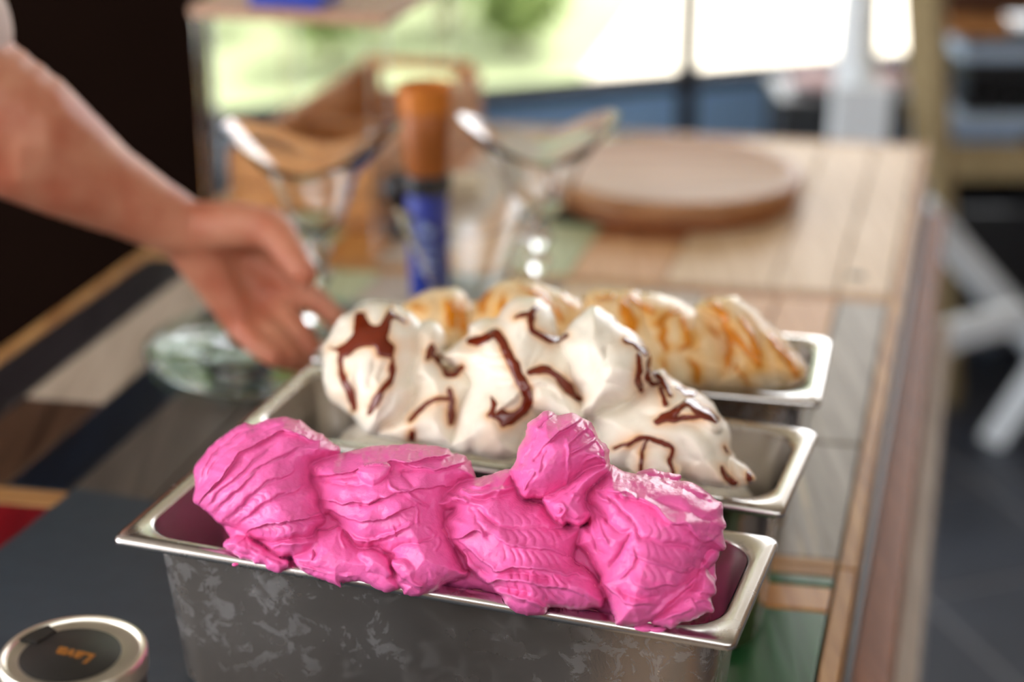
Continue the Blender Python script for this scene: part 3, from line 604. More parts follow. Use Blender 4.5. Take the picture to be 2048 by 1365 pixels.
ln(P1, 'g', 1.2, 1.1, [(560, 1060), (620, 1110), (680, 1140)], [(470, 1030), (520, 1110), (600, 1150)], [(640, 1180), (720, 1200), (800, 1240)], [(380, 1120), (470, 1160), (560, 1200)])
ln(P2, 'l', 2.8, 1.6, [(200, 330), (350, 318), (480, 290), (600, 245), (740, 225), (830, 205), (960, 215), (1150, 182), (1320, 160)])
ln(P2, 'l', 2.4, 1.4, [(860, 205), (980, 245), (1080, 272), (1250, 268), (1400, 222)])
ln(P2, 'g', 2.0, 1.2, [(560, 320), (470, 348), (380, 352), (300, 346), (190, 350)], [(620, 400), (500, 405), (400, 405), (300, 375), (190, 370)], [(1000, 430), (900, 300), (1020, 275)])
ln(P2, 'l', 2.2, 1.3, [(860, 455), (980, 450), (1130, 420), (1300, 412)])
ln(P2, 'r', 1.6, .9, [(800, 365), (835, 440), (930, 465), (990, 510), (1060, 555), (1110, 570)], [(1010, 580), (1022, 650), (1030, 735)])
ln(P2, 'm', 2.6, 1.5, [(860, 460), (740, 512), (630, 552), (540, 545), (470, 540), (400, 552), (330, 530), (225, 512)])
ln(P2, 'm', 2.8, 1.6, [(1000, 570), (900, 600), (800, 650), (740, 692), (600, 692), (470, 672), (400, 640), (290, 595)])
ln(P2, 'r', 1.8, 1.0, [(410, 740), (470, 795), (540, 842), (640, 852), (720, 838), (830, 792), (920, 745), (1000, 712)])
ln(P2, 'g', 2.0, 1.2, [(1165, 825), (1100, 852), (1000, 872), (880, 890), (820, 935)], [(640, 900), (760, 955), (850, 975)], [(540, 555), (640, 560), (760, 500)])
ln(P2, 'r', 1.0, .8, [(820, 730), (840, 780), (850, 830)], [(1090, 760), (1160, 790), (1160, 830)], [(1190, 830), (1200, 880), (1170, 930)], [(70, 1040), (200, 1090), (350, 1120), (520, 1130)], [(420, 760), (400, 840), (440, 910)])
ln(P2, 'g', 1.4, .9, [(60, 1000), (160, 1060), (300, 1110), (450, 1130)], [(180, 900), (190, 960), (170, 1010)], [(860, 1180), (950, 1220), (1040, 1260)])
ln(P3, 'r', 2.2, 1.5, [(300, 215), (380, 255), (460, 250), (560, 235), (660, 212), (790, 190)], [(180, 260), (270, 290), (380, 320)], [(400, 190), (480, 190), (560, 150)])
ln(P3, 'g', 2.0, 1.4, [(380, 340), (480, 410), (580, 500), (640, 530), (760, 542), (900, 542), (1040, 540), (1180, 532), (1320, 560)], [(320, 240), (420, 280), (560, 290), (720, 250)])
ln(P3, 'm', 2.6, 1.5, [(500, 610), (480, 560), (400, 560), (300, 622), (220, 632)])
ln(P3, 'l', 2.4, 1.5, [(600, 610), (680, 662), (740, 697), (860, 712), (1000, 712), (1120, 732), (1240, 792)])
ln(P3, 'l', 3.0, 1.6, [(280, 640), (340, 680), (420, 770), (500, 830), (570, 872), (600, 902), (680, 896), (760, 877), (900, 886), (1040, 906), (1200, 932), (1300, 945), (1390, 975)])
ln(P3, 'l', 3.0, 1.6, [(230, 650), (330, 745), (390, 870), (460, 960), (540, 1006), (620, 987), (740, 992), (880, 1012), (1000, 1042), (1130, 1052), (1260, 1064), (1340, 1110)])
ln(P3, 'g', 2.6, 1.6, [(330, 730), (430, 850), (520, 920), (580, 930)], [(620, 945), (760, 935), (900, 950), (1100, 990)], [(600, 1040), (740, 1060), (900, 1100)])
ln(P3, 'r', 1.8, 1.2, [(540, 1025), (600, 1080), (700, 1097), (800, 1132), (900, 1172), (980, 1202), (1060, 1222)])
ln(P3, 'g', 1.4, 1.4, [(380, 350), (450, 470), (520, 580), (560, 640)], [(430, 330), (540, 450), (620, 560)])
ln(P4, 'm', 3.0, 1.5, [(810, 140), (720, 202), (600, 272), (500, 352), (430, 430)])
ln(P4, 'r', 1.6, .9, [(960, 345), (880, 392), (800, 452), (720, 492), (655, 522)], [(820, 620), (860, 580), (930, 545), (1000, 545), (1050, 590), (1062, 630)], [(640, 350), (652, 470), (662, 600), (662, 720), (640, 850)], [(870, 240), (780, 300), (700, 370), (650, 430)], [(960, 340), (1010, 430), (1050, 540), (1070, 630)], [(850, 150), (880, 240), (950, 330)])
ln(P4, 'g', 1.6, 1.0, [(330, 380), (280, 470), (210, 550), (150, 630)], [(420, 490), (360, 540), (300, 610)], [(330, 400), (340, 280), (420, 180), (520, 120)])
ln(P4, 'r', 1.1, .8, [(440, 480), (390, 560), (350, 720)], [(330, 690), (280, 770), (240, 820), (200, 920)], [(550, 1040), (610, 1035), (640, 1100), (600, 1172), (540, 1160)], [(570, 1080), (600, 1100), (570, 1130)], [(700, 940), (780, 960), (740, 1020)])
ln(P4, 'g', 1.2, 1.0, [(880, 860), (820, 960), (850, 1060), (890, 1140)], [(420, 1040), (520, 1000), (640, 920), (760, 830)], [(640, 1170), (740, 1210), (850, 1200)])
ln(P5, 'l', 3.6, 1.9, [(240, 235), (380, 242), (430, 285), (500, 292), (600, 325), (700, 385), (740, 445), (800, 485), (880, 494), (960, 545), (1020, 605), (1060, 635), (1115, 605)])
ln(P5, 'g', 1.8, 2.0, [(620, 320), (760, 345), (880, 395), (980, 440), (1060, 470), (1150, 470)], [(520, 112), (640, 152), (760, 188), (870, 222)], [(860, 195), (960, 272), (1060, 322), (1155, 365)])
ln(P5, 'g', 2.0, 1.3, [(490, 470), (560, 602), (650, 642), (760, 662), (880, 672), (1010, 714)], [(130, 320), (190, 370), (240, 430), (310, 480)], [(250, 395), (300, 480), (390, 560), (470, 545)], [(130, 480), (180, 620), (220, 722), (300, 752)], [(290, 280), (400, 380), (490, 490)])
ln(P5, 'r', 1.2, 1.0, [(180, 200), (250, 300), (330, 330)], [(210, 450), (240, 560), (300, 680)], [(120, 330), (170, 460), (170, 600)], [(380, 240), (450, 240), (520, 290)])
ln(P5, 'l', 2.6, 1.5, [(480, 742), (540, 772), (640, 802), (740, 832), (860, 872), (935, 882)], [(470, 902), (520, 972), (600, 1002), (700, 987), (855, 965)], [(220, 890), (290, 992), (380, 1062), (440, 1122), (540, 1112), (670, 1122)])
ln(P5, 'g', 3.0, 2.0, [(350, 1000), (460, 1062), (560, 1078), (700, 1075)], [(500, 560), (430, 645), (380, 745), (315, 865)], [(1040, 770), (980, 900), (900, 1000)])
ln(P5, 'r', 2.4, 1.5, [(1060, 730), (1000, 880), (960, 960), (860, 1040), (740, 1140), (600, 1250)])
ln(P5, 'r', 1.2, .8, [(490, 690), (500, 760), (470, 850), (370, 930)], [(900, 840), (970, 830), (940, 870)], [(960, 1040), (1040, 1030), (1130, 1040)], [(980, 1100), (1060, 1090), (1110, 1130)], [(700, 1230), (820, 1210), (960, 1150)], [(880, 1120), (940, 1090), (1000, 1180)])
CB = []
def comb(C, hw, lam, h, bend, *pl):
    for p in pl: CB.append((pg.poly(C, p), hw * .001, lam * .001, h * .001, bend))
comb(P3, 4.6, 5.0, .9, 1.0, [(640, 590), (760, 610), (900, 620), (1060, 620), (1220, 640)], [(620, 740), (760, 790), (900, 800), (1060, 815), (1220, 850)])
comb(P3, 3.2, 5.2, 1.3, 1.0, [(660, 930), (800, 945), (950, 970), (1120, 1000), (1280, 1040)], [(640, 1040), (760, 1060), (900, 1090), (1050, 1120), (1240, 1130)])
comb(P3, 4.0, 5.2, .5, 1.2, [(600, 430), (750, 470), (900, 480), (1050, 480)])
comb(P5, 4.8, 5.6, .5, 1.2, [(560, 680), (700, 730), (840, 770), (960, 790)], [(520, 860), (640, 900), (760, 920), (880, 930)], [(560, 530), (700, 560), (850, 590), (980, 640)])
comb(P5, 3.0, 4.4, .9, .8, [(560, 1040), (680, 1040), (800, 1010)])
comb(P2, 5.0, 4.0, .5, 1.0, [(820, 700), (900, 680), (990, 640)], [(1060, 1120), (1110, 1150), (1180, 1180)], [(560, 900), (700, 860), (860, 820)])
comb(P1, 3.2, 4.5, .5, 1.2, [(560, 985), (700, 970), (850, 945), (1000, 915), (1100, 880)], [(380, 880), (480, 800), (580, 710), (700, 640)], [(450, 940), (560, 850), (700, 760)])
pg.build(L, LN, CB, gain=2.0)
pink = thing('pink_gelato', F1.translation - Vector((0, 0, .02)), 'bright pink gelato heaped in combed scoops in the front pan', 'gelato')
pg.surface('scooped_heap', M['pink'], pink, .050, .04)
def inner_fill(F, m, parent, zf, seed, nm='base_layer'):
    """what is left of the ice lower down in the pan"""
    n, k = 72, 30; vs, fs = [], []; ins = .0255; lx, ly = PL - 2 * ins, PW - 2 * ins; rr = .022
    U, W = np.meshgrid(np.linspace(-1, 1, n), np.linspace(-1, 1, k), indexing='ij')
    X, Y = U * lx / 2, W * ly / 2
    cx, cy = lx / 2 - rr, ly / 2 - rr; ex, ey = np.abs(X) - cx, np.abs(Y) - cy; cor = (ex > 0) & (ey > 0); d = np.sqrt(np.maximum(ex, 0) ** 2 + np.maximum(ey, 0) ** 2)
    f = np.where(cor & (np.maximum(ex, ey) > 0), np.maximum(ex, ey) / np.maximum(d, 1e-6), 1); X = np.where(cor, np.sign(X) * (cx + np.maximum(ex, 0) * f), X); Y = np.where(cor, np.sign(Y) * (cy + np.maximum(ey, 0) * f), Y)
    Z = zf(U, W) + .006 * vnoise(X, Y, .018, seed) + .003 * vnoise(X, Y, .006, seed + 1)
    for i in range(n):
        for j in range(k): vs.append(F @ Vector((X[i, j], Y[i, j], Z[i, j])))
    for i in range(n - 1):
        for j in range(k - 1): fs.append((i * k + j, (i + 1) * k + j, (i + 1) * k + j + 1, i * k + j + 1))
    b0 = len(vs)
    ring = [i * k for i in range(n)] + [(n - 1) * k + j for j in range(1, k)] + [i * k + k - 1 for i in range(n - 2, -1, -1)] + [j for j in range(k - 2, 0, -1)]
    for q in ring:
        p = F.inverted() @ Vector(vs[q]); vs.append(F @ Vector((p.x * .93, p.y * .8, -.08)))
    r = len(ring)
    for i in range(r): fs.append((ring[i], b0 + i, b0 + (i + 1) % r, ring[(i + 1) % r]))
    fs.append(tuple(range(b0 + r - 1, b0 - 1, -1)))
    return mk(nm, vs, [f[::-1] for f in fs], m, parent, smooth=True)
inner_fill(F1, M['pink'], pink, lambda U, W: np.where(np.abs(U) < .55, -.012, -.012 - .055 * np.clip((np.abs(U) - .55) / .3, 0, 1)), 3)
# drips on the rim and crumbs on the wall
def blob(name, c, rx, ry, rz, m, parent, seed=0, n=14):
    vs, fs = [], []; rs = random.Random(seed); k = 9
    ph = [rs.uniform(0, 6.28) for _ in range(3)]
    for i in range(k):
        th = math.pi * i / (k - 1)
        for j in range(n):
            a = 2 * math.pi * j / n; q = 1 + .14 * math.sin(2 * a + ph[0]) + .1 * math.sin(3 * a + ph[1])
            vs.append(Vector(c) + Vector((rx * q * math.sin(th) * math.cos(a), ry * q * math.sin(th) * math.sin(a), rz * math.cos(th))))
    for i in range(k - 1):
        for j in range(n): fs.append((i * n + j, (i + 1) * n + j, (i + 1) * n + (j + 1) % n, i * n + (j + 1) % n))
    return mk(name, vs, fs, m, parent, smooth=True)
for i, (px, py, a, b, c) in enumerate([(1290, 1256, .006, .003, .0018), (1316, 1260, .004, .002, .0015), (470, 1130, .0018, .0014, .001)]):
    p = at_z(px, py, RIM + .0006); blob('drip', p, a, b, c, M['pink'], pink, i)

# --- white gelato
W1 = (630, 580, 4.016); W2 = (880, 570, 3.792); W3 = (1140, 600, 3.4125)
wg = Mound(F2, R(52), -0.064, 0.0, 0.001, 61)
WL = [lobe(wg, FULL, [(760, 860), (800, 760), (900, 740), (1050, 720), (1200, 740), (1330, 800), (1450, 880), (1480, 960), (1420, 965), (1300, 950), (1150, 930), (1000, 910), (880, 895)], -.02, .016, .02),
      lobe(wg, W1, [(60, 470), (100, 400), (150, 300), (220, 210), (330, 150), (460, 110), (600, 110), (720, 150), (800, 220), (845, 285), (850, 400), (830, 560), (800, 700), (830, 800), (770, 950), (650, 1080), (490, 1165), (400, 1155), (330, 1060), (270, 990), (180, 930), (110, 880), (75, 800), (62, 650)], -.008, .036, .034, 0, -.1),
      lobe(wg, W1, [(790, 300), (840, 270), (900, 250), (980, 270), (1040, 330), (1065, 420), (1020, 480), (1000, 560), (1090, 640), (1190, 620), (1250, 720), (1290, 800), (1200, 900), (1140, 1100), (1130, 1290), (1000, 1270), (850, 1240), (700, 1225), (480, 1170), (600, 1080), (720, 950), (780, 800), (720, 700), (760, 560), (780, 400)], -.008, .028, .028, 0, -.1),
      lobe(wg, W2, [(210, 380), (225, 310), (310, 262), (430, 242), (470, 180), (550, 110), (640, 83), (740, 95), (810, 150), (865, 230), (885, 320), (900, 400), (990, 470), (1060, 560), (1060, 700), (1080, 850), (1020, 950), (910, 980), (800, 980), (690, 1070), (610, 1190), (570, 1310), (420, 1340), (250, 1300), (90, 1250), (85, 1150), (110, 1000), (160, 860), (210, 740), (140, 640), (0, 540), (90, 470)], -.008, .038, .036, 0, -.1),
      lobe(wg, W2, [(660, 700), (760, 690), (860, 720), (960, 800), (1060, 900), (1090, 1010), (1000, 1060), (860, 1000), (720, 960), (650, 900)], .012, .018, .016),
      lobe(wg, W3, [(-10, 180), (60, 110), (140, 48), (210, 58), (300, 130), (400, 200), (480, 260), (540, 350), (565, 440), (565, 560), (490, 620), (410, 700), (250, 760), (150, 800), (50, 780), (60, 650), (10, 560), (-40, 420), (-90, 330), (-70, 260)], .000, .040, .034, 0, -.1),
      lobe(wg, W3, [(130, 800), (240, 740), (400, 680), (480, 600), (580, 560), (560, 500), (640, 475), (700, 540), (860, 618), (935, 670), (1015, 760), (1065, 830), (1095, 930), (1103, 1020), (1090, 1110), (1105, 1272), (960, 1285), (800, 1240), (740, 1200), (500, 1180), (260, 1130), (190, 900)], -.006, .036, .034, 0, -.1),
      lobe(wg, W3, [(380, 1010), (500, 960), (660, 960), (720, 1060), (760, 1200), (640, 1230), (420, 1200)], .012, .016, .014),
      lobe(wg, W3, [(640, 760), (760, 690), (900, 730), (1000, 790), (1040, 900), (960, 920), (800, 850), (660, 830)], .014, .016, .013),
      lobe(wg, W3, [(1080, 1080), (1140, 1085), (1220, 1150), (1265, 1230), (1180, 1275), (1080, 1275)], -.004, .014, .012)]
wl_ = []
def wn(C, typ, h, w, *pl):
    for p in pl: wl_.append((typ, wg.poly(C, p), h * .001, w * .001))
wn(W1, 'g', 2.0, 2.2, [(350, 560), (330, 700), (360, 860), (420, 1020)], [(480, 560), (460, 680), (420, 800)], [(560, 600), (520, 720)], [(650, 800), (600, 920), (500, 1030)], [(800, 600), (820, 700), (960, 760)], [(900, 960), (980, 940), (1060, 960)])
wn(W2, 'g', 1.6, 2.0, [(300, 520), (420, 540), (520, 520)], [(260, 600), (400, 610), (540, 620)], [(260, 680), (400, 690), (560, 700)], [(420, 780), (520, 760), (600, 770)], [(640, 300), (600, 420)], [(740, 420), (700, 540), (660, 640)], [(800, 480), (740, 580), (700, 660)], [(180, 860), (150, 1000), (160, 1180)], [(300, 840), (260, 1000), (240, 1160)])
wn(W2, 'r', 2.6, 2.2, [(690, 760), (800, 740), (900, 800), (960, 860)], [(440, 930), (520, 880), (600, 810)])
wn(W3, 'g', 1.8, 2.2, [(150, 280), (150, 420), (130, 560)], [(260, 300), (230, 420), (180, 560)], [(150, 555), (300, 580), (430, 640)], [(240, 700), (360, 720), (520, 660)], [(460, 720), (520, 780), (640, 760)], [(560, 880), (700, 860), (860, 860), (960, 900)], [(900, 900), (980, 980), (1020, 1080)], [(760, 960), (800, 1060), (900, 1120)])
wg.build(WL, wl_, [], rough=.6, gain=1.4)
white = thing('white_gelato', F2.translation - Vector((0, 0, .02)), 'creamy white gelato streaked with chocolate sauce in the middle pan', 'gelato')
choc = []
def st(C, w, *pl):
    for p in pl: choc.append(wg.stroke_sdf(wg.poly(C, p), w * .00043))
choc.append(wg.stroke_sdf(wg.poly(W1, [(110, 465), (200, 450), (270, 400), (310, 300), (330, 200), (350, 165), (410, 210), (430, 270), (520, 280), (570, 180), (620, 130), (640, 180), (740, 250), (700, 265), (620, 240), (600, 340), (600, 400), (640, 440), (630, 545), (500, 535), (470, 450), (340, 490), (250, 540), (180, 500)]), 0, True))
st(W1, 12, [(210, 490), (215, 640), (240, 740), (290, 870), (305, 960)], [(620, 560), (625, 690), (560, 790), (490, 880), (430, 985)])
st(W1, 15, [(945, 470), (910, 545)], [(775, 1160), (780, 1225)]); st(W1, 11, [(960, 530), (1030, 590), (1080, 680), (1180, 625)], [(1075, 810), (1100, 900), (1100, 1070)]); st(W1, 9, [(770, 1050), (850, 960), (950, 890), (1080, 870)])
st(W2, 17, [(230, 425), (330, 415), (410, 370), (470, 440), (540, 570), (600, 690), (650, 800), (670, 870), (640, 950), (560, 1010), (490, 1060)])
choc.append(wg.stroke_sdf(wg.poly(W2, [(365, 845), (440, 900), (405, 965), (480, 945), (570, 975), (500, 1075), (440, 1035), (340, 990), (380, 920)]), 0, True))
st(W2, 13, [(690, 665), (770, 645), (850, 670), (930, 730), (980, 800), (1050, 870)]); st(W2, 10, [(720, 165), (690, 240), (700, 330), (760, 380), (840, 425), (960, 390)], [(60, 430), (150, 390)]); st(W2, 7, [(570, 240), (690, 210), (760, 170)])
st(W3, 10, [(375, 265), (450, 310), (520, 360)], [(470, 380), (470, 500), (480, 610)], [(550, 390), (535, 480), (545, 570), (600, 570)], [(740, 600), (840, 650)], [(600, 820), (720, 812), (850, 802), (990, 815)]); st(W3, 12, [(590, 490), (620, 540), (680, 650)]); st(W3, 8, [(610, 600), (650, 720)], [(530, 965), (490, 1040), (480, 1160)])
st(W3, 14, [(590, 825), (680, 790), (760, 730), (830, 710), (890, 760), (990, 810)]); st(W3, 8, [(310, 1010), (400, 975), (480, 950), (560, 955), (640, 980), (700, 1020), (680, 1100), (700, 1170)]); st(W3, 11, [(1040, 1150), (1080, 1230), (1130, 1260)], [(1215, 1190), (1235, 1250)]); st(W3, 6, [(1060, 1000), (1075, 1040)])
ms = np.max(np.stack(choc), 0); stain = np.clip(np.exp(np.minimum(ms, 0) / .0020), 0, 1) * (.7 + .9 * vnoise(wg.U, wg.W, .008, 5)) + .22 * np.clip(vnoise(wg.U, wg.W, .014, 8) * 3, 0, 1)
wheap = wg.surface('scooped_heap', M['white'], white, .050, .04, stain=np.clip(stain, 0, .85))
for sd in choc: wg.streak('chocolate_streak', sd, .0012, M['choc'], wheap)
inner_fill(F2, M['white'], white, lambda U, W: np.where(np.abs(U) < .5, -.012, -.010 - .012 * np.clip((np.abs(U) - .5) / .3, 0, 1) - .022 * np.clip((np.abs(U) - .78) / .2, 0, 1)), 13)

# --- beige caramel gelato
K1 = (790, 540, 4.357); K2 = (1180, 560, 4.096)
kg = Mound(F3, R(54), -0.062, 0.0, 0.0012, 91)
KL = [lobe(kg, FULL, [(820, 690), (830, 620), (1000, 600), (1200, 600), (1450, 640), (1560, 740), (1500, 772), (1380, 775), (1200, 765), (1000, 745)], -.02, .016, .02),
      lobe(kg, K1, [(70, 300), (180, 230), (300, 180), (480, 150), (580, 180), (650, 260), (690, 420), (660, 600), (620, 700), (400, 740), (150, 640), (50, 420)], -.012, .034, .034, 0, -.1),
      lobe(kg, K1, [(640, 400), (700, 300), (800, 180), (900, 110), (1040, 85), (1200, 100), (1380, 160), (1550, 230), (1690, 300), (1760, 420), (1700, 640), (1400, 780), (900, 800), (650, 700)], -.012, .040, .036, 0, -.1),
      lobe(kg, K2, [(-60, 140), (40, 90), (150, 70), (300, 85), (450, 105), (640, 135), (740, 175), (860, 240), (990, 330), (1090, 420), (1150, 560), (1190, 700), (1110, 840), (880, 905), (500, 850), (150, 700), (-60, 400)], -.010, .040, .036, 0, -.1),
      lobe(kg, K2, [(840, 220), (960, 158), (1100, 138), (1220, 148), (1320, 215), (1440, 325), (1560, 438), (1660, 555), (1745, 660), (1795, 765), (1710, 855), (1500, 888), (1200, 898), (900, 898), (1000, 840), (1060, 700), (1040, 560), (990, 420), (900, 310)], -.014, .040, .038, 0, -.1)]
kl_ = []
def kn(C, typ, h, w, *pl):
    for p in pl: kl_.append((typ, kg.poly(C, p), h * .001, w * .001))
kn(K2, 'g', 2.4, 2.4, [(950, 280), (1060, 400), (1110, 560), (1090, 720)], [(1040, 240), (1180, 400), (1280, 560), (1330, 740)], [(1200, 220), (1340, 380), (1440, 560), (1520, 740)], [(1320, 260), (1480, 430), (1600, 620), (1660, 780)], [(640, 240), (600, 400), (640, 560)], [(860, 320), (880, 460), (840, 600)], [(700, 620), (820, 560), (960, 540)], [(420, 200), (440, 340), (520, 480)], [(740, 640), (820, 740), (860, 860)])
kn(K1, 'g', 2.2, 2.4, [(360, 220), (380, 360), (360, 480)], [(560, 240), (620, 400)], [(860, 150), (800, 300), (780, 460)], [(1000, 120), (920, 300)], [(1300, 180), (1420, 320)])
kg.build(KL, kl_, [], rough=.6, gain=1.4)
cara = thing('caramel_gelato', F3.translation - Vector((0, 0, .02)), 'beige gelato combed and streaked with amber caramel in the rear pan', 'gelato')
kc = []
def ks(C, w, *pl):
    for p in pl: kc.append(kg.stroke_sdf(kg.poly(C, p), w * .0005))
ks(K2, 15, [(985, 175), (1070, 260), (1110, 340)]); ks(K2, 11, [(1100, 390), (1190, 480), (1270, 560), (1370, 700)], [(1240, 330), (1320, 450), (1360, 580), (1380, 700)], [(1480, 460), (1560, 580), (1640, 680), (1710, 830)], [(320, 140), (380, 180), (520, 270)], [(60, 165), (180, 140)])
ks(K2, 9, [(1130, 440), (1150, 560), (1120, 700)], [(760, 310), (790, 420), (800, 530), (750, 560)], [(560, 350), (605, 420), (590, 500), (620, 580)], [(820, 660), (880, 740), (880, 850)]); ks(K2, 18, [(270, 200), (320, 300), (350, 400)]); ks(K2, 7, [(980, 380), (1050, 460)], [(540, 370), (640, 290), (740, 250)], [(1180, 700), (1260, 800), (1300, 860)], [(600, 660), (620, 720)])
ks(K1, 11, [(815, 190), (760, 280), (750, 370)], [(1180, 185), (1290, 230), (1340, 330)], [(570, 330), (590, 500)]); ks(K1, 16, [(470, 300), (500, 480)]); ks(K1, 8, [(945, 230), (920, 350)], [(1090, 140), (1150, 170)], [(1450, 230), (1540, 300)], [(150, 330), (260, 335)], [(1400, 330), (1460, 440)])
ms = np.max(np.stack(kc), 0); stain = np.clip(np.exp(np.minimum(ms, 0) / .007), 0, 1) * (.75 + .8 * vnoise(kg.U, kg.W, .009, 5)) + .2 * np.clip(vnoise(kg.U, kg.W, .016, 8) * 3, 0, 1)
kheap = kg.surface('scooped_heap', M['beige'], cara, .050, .04, stain=np.clip(stain, 0, .85))
for sd in kc: kg.streak('caramel_streak', sd, .0012, M['caramel'], kheap)
inner_fill(F3, M['beige'], cara, lambda U, W: np.where(np.abs(U) < .6, -.012, -.012 - .05 * np.clip((np.abs(U) - .6) / .3, 0, 1)), 23)

# ------------------------------------------------------------------ tin at the near left
M['tin'] = steel('tin_plate', (0.78, 0.74, 0.64), 0.32)
M['tin_side'] = steel('tin_side', (0.36, 0.30, 0.28), 0.3)
M['tin_label'] = plain('black_lid_label', (0.008, 0.007, 0.006), 0.45)
M['gold_print'] = plain('gold_lettering', srgb(150, 92, 22), 0.5, var=.15)
tc_ = at_d(146, 1303, 0.85); TR = 0.0347; TT = tc_.z
tin = thing('round_tin', (tc_.x, tc_.y, SLZ + .0004), 'round metal tin with black label on its lid, by the front pan', 'tin')
hh = TT - SLZ - .0004
lathe('can_wall', [(0, 0), (TR - .002, 0), (TR - .0008, .0012), (TR - .0012, .004), (TR - .0012, hh - .012), (TR - .0006, hh - .0095)], (tc_.x, tc_.y, SLZ + .0004), M['tin_side'], tin)
lid = lathe('lid', [(TR - .0014, -.011), (TR + .0002, -.0105), (TR + .0004, -.004), (TR + .0004, -.0015), (TR - .0004, -.0002), (TR - .0018, 0), (TR - .0028, -.0008), (TR - .0034, -.0022), (TR - .0060, -.0026), (TR - .010, -.0024), (0, -.0022)], (tc_.x, tc_.y, TT), M['tin'], tin, n=96)
lathe('lid_label', [(0.0, 0.0003), (0.0238, .0003), (.0242, 0.0), (.0240, -.0003)], (tc_.x - .0015, tc_.y, TT - .0021), M['tin_label'], lid, n=72)
prism('label_tab', [(tc_.x - .030, tc_.y + .013), (tc_.x - .020, tc_.y + .010), (tc_.x - .013, tc_.y + .021), (tc_.x - .021, tc_.y + .029)], TT - .0020, TT - .0012, M['tin_label'], lid, bevel=.0003)
fc = bpy.data.curves.new('lettering', 'FONT'); fc.body = 'Lava'; fc.size = .0115; fc.align_x = 'CENTER'; fc.align_y = 'CENTER'; fc.extrude = .0001; fc.offset = .0003
fo = bpy.data.objects.new('lettering_curve', fc); COL.objects.link(fo); bpy.context.view_layer.update()
me = bpy.data.meshes.new_from_object(fo.evaluated_get(bpy.context.evaluated_depsgraph_get())); bpy.data.objects.remove(fo)
me.transform(Matrix.Translation((tc_.x + .0005, tc_.y - .0005, TT - .0016)) @ Matrix.Rotation(R(180 - 22), 4, 'Z')); me.materials.clear()
link('lettering', me, M['gold_print'], lid)

# ------------------------------------------------------------------ glassware
pc = at_z(562, 690, TZ + .008)
plate = thing('glass_plate', (pc.x, pc.y, TZ + .0006), 'round clear glass plate with a green edge, below the open hand', 'plate')
lathe('disc', [(0, 0), (.105, 0), (.116, .003), (.1205, .0075), (.1210, .0095), (.1195, .0105), (.113, .0085), (.103, .0062), (0, .006)], (pc.x, pc.y, TZ + .0006), M['teal_glass'], plate, n=96)
PZ = TZ + .0072
def cup(c, label, h=.175, R0=.056, petals=5, ph=0.0, group='stemmed sundae glasses'):
    t = thing('sundae_glass', c, label, 'glass', group)
    def wob(r, z, a):
        k = max(0.0, (z - .105) / (h - .105)) ** 1.6
        return r * (1 + .20 * k * math.cos(petals * a + ph)), z + .016 * k * math.cos(petals * a + ph)
    lathe('foot', [(0, .0), (.034, 0), (.036, .0015), (.035, .0035), (.022, .0065), (.010, .012), (.0065, .020), (0, .020)], c, M['glass'], t)
    lathe('stem', [(0, .0195), (.0062, .0195), (.0055, .036), (.0075, .042), (.0125, .050), (.0075, .058), (.0065, .063), (.0135, .074), (.0075, .084), (.007, .088), (0, .088)], c, M['glass'], t, n=40)
    sc = R0 / .056
    outer = [(0, .0875), (.010, .0885), (.019, .095), (.026, .106), (.031, .122), (.038, .142), (.048 * sc, .160), (.058 * sc, h)]
    inner = [(.0568 * sc, h + .0004), (.0468 * sc, .1605), (.0366, .1425), (.0296, .1225), (.0246, .107), (.0172, .0965), (0, .0915)]
    lathe('bowl', outer + [(.0576 * sc, h + .0010)] + inner, c, M['glass'], t, n=80, wob=wob)
    return t
cp = at_z(642, 652, PZ); cup(Vector((cp.x, cp.y, PZ + .0006)), 'clear sundae glass with wavy rim standing on the glass plate', R0=.064, petals=2, ph=.2)
cp = at_z(1076, 622, TZ); cup(Vector((cp.x, cp.y, TZ + .0006)), 'clear sundae glass with wavy rim beside the round wooden board', R0=.060, petals=2, ph=-.2)
cp = at_z(938, 700, TZ); g = thing('glass_bowl', (cp.x, cp.y, TZ + .0006), 'wide V-shaped glass bowl behind the rear pan', 'glass')
c = Vector((cp.x, cp.y, TZ + .0006))
lathe('foot', [(0, 0), (.036, 0), (.038, .002), (.034, .005), (.012, .010), (.007, .016), (.007, .026), (0, .026)], c, M['glass'], g)
def wob2(r, z, a):
    k = max(0.0, (z - .05) / .09); return r * (1 + .07 * k * math.cos(3 * a + 1.3)), z + .010 * k * math.cos(3 * a + 1.3)
lathe('bowl', [(0, .0255), (.014, .027), (.022, .036), (.034, .062), (.048, .095), (.060, .122), (.066, .134), (.0672, .1365), (.0662, .137), (.0646, .134), (.0586, .1215), (.0466, .0948), (.0326, .0622), (.0200, .0378), (.011, .0305), (0, .0295)], c, M['glass'], g, n=80, wob=wob2)
cp = at_z(482, 748, PZ); dsh = thing('glass_dish', (cp.x, cp.y, PZ + .0006), 'small low glass dish near the front of the glass plate', 'glass')
lathe('dish_bowl', [(0, 0), (.024, 0), (.027, .002), (.031, .010), (.0345, .019), (.0352, .0205), (.0338, .0208), (.029, .011), (.024, .005), (0, .0042)], (cp.x, cp.y, PZ + .0006), M['glass'], dsh, n=64)
lathe('foot_ring', [(.018, -.0004), (.020, -.0005), (.020, .0004), (.018, .0004)], (cp.x, cp.y, PZ + .0006), M['glass'], dsh, n=48)

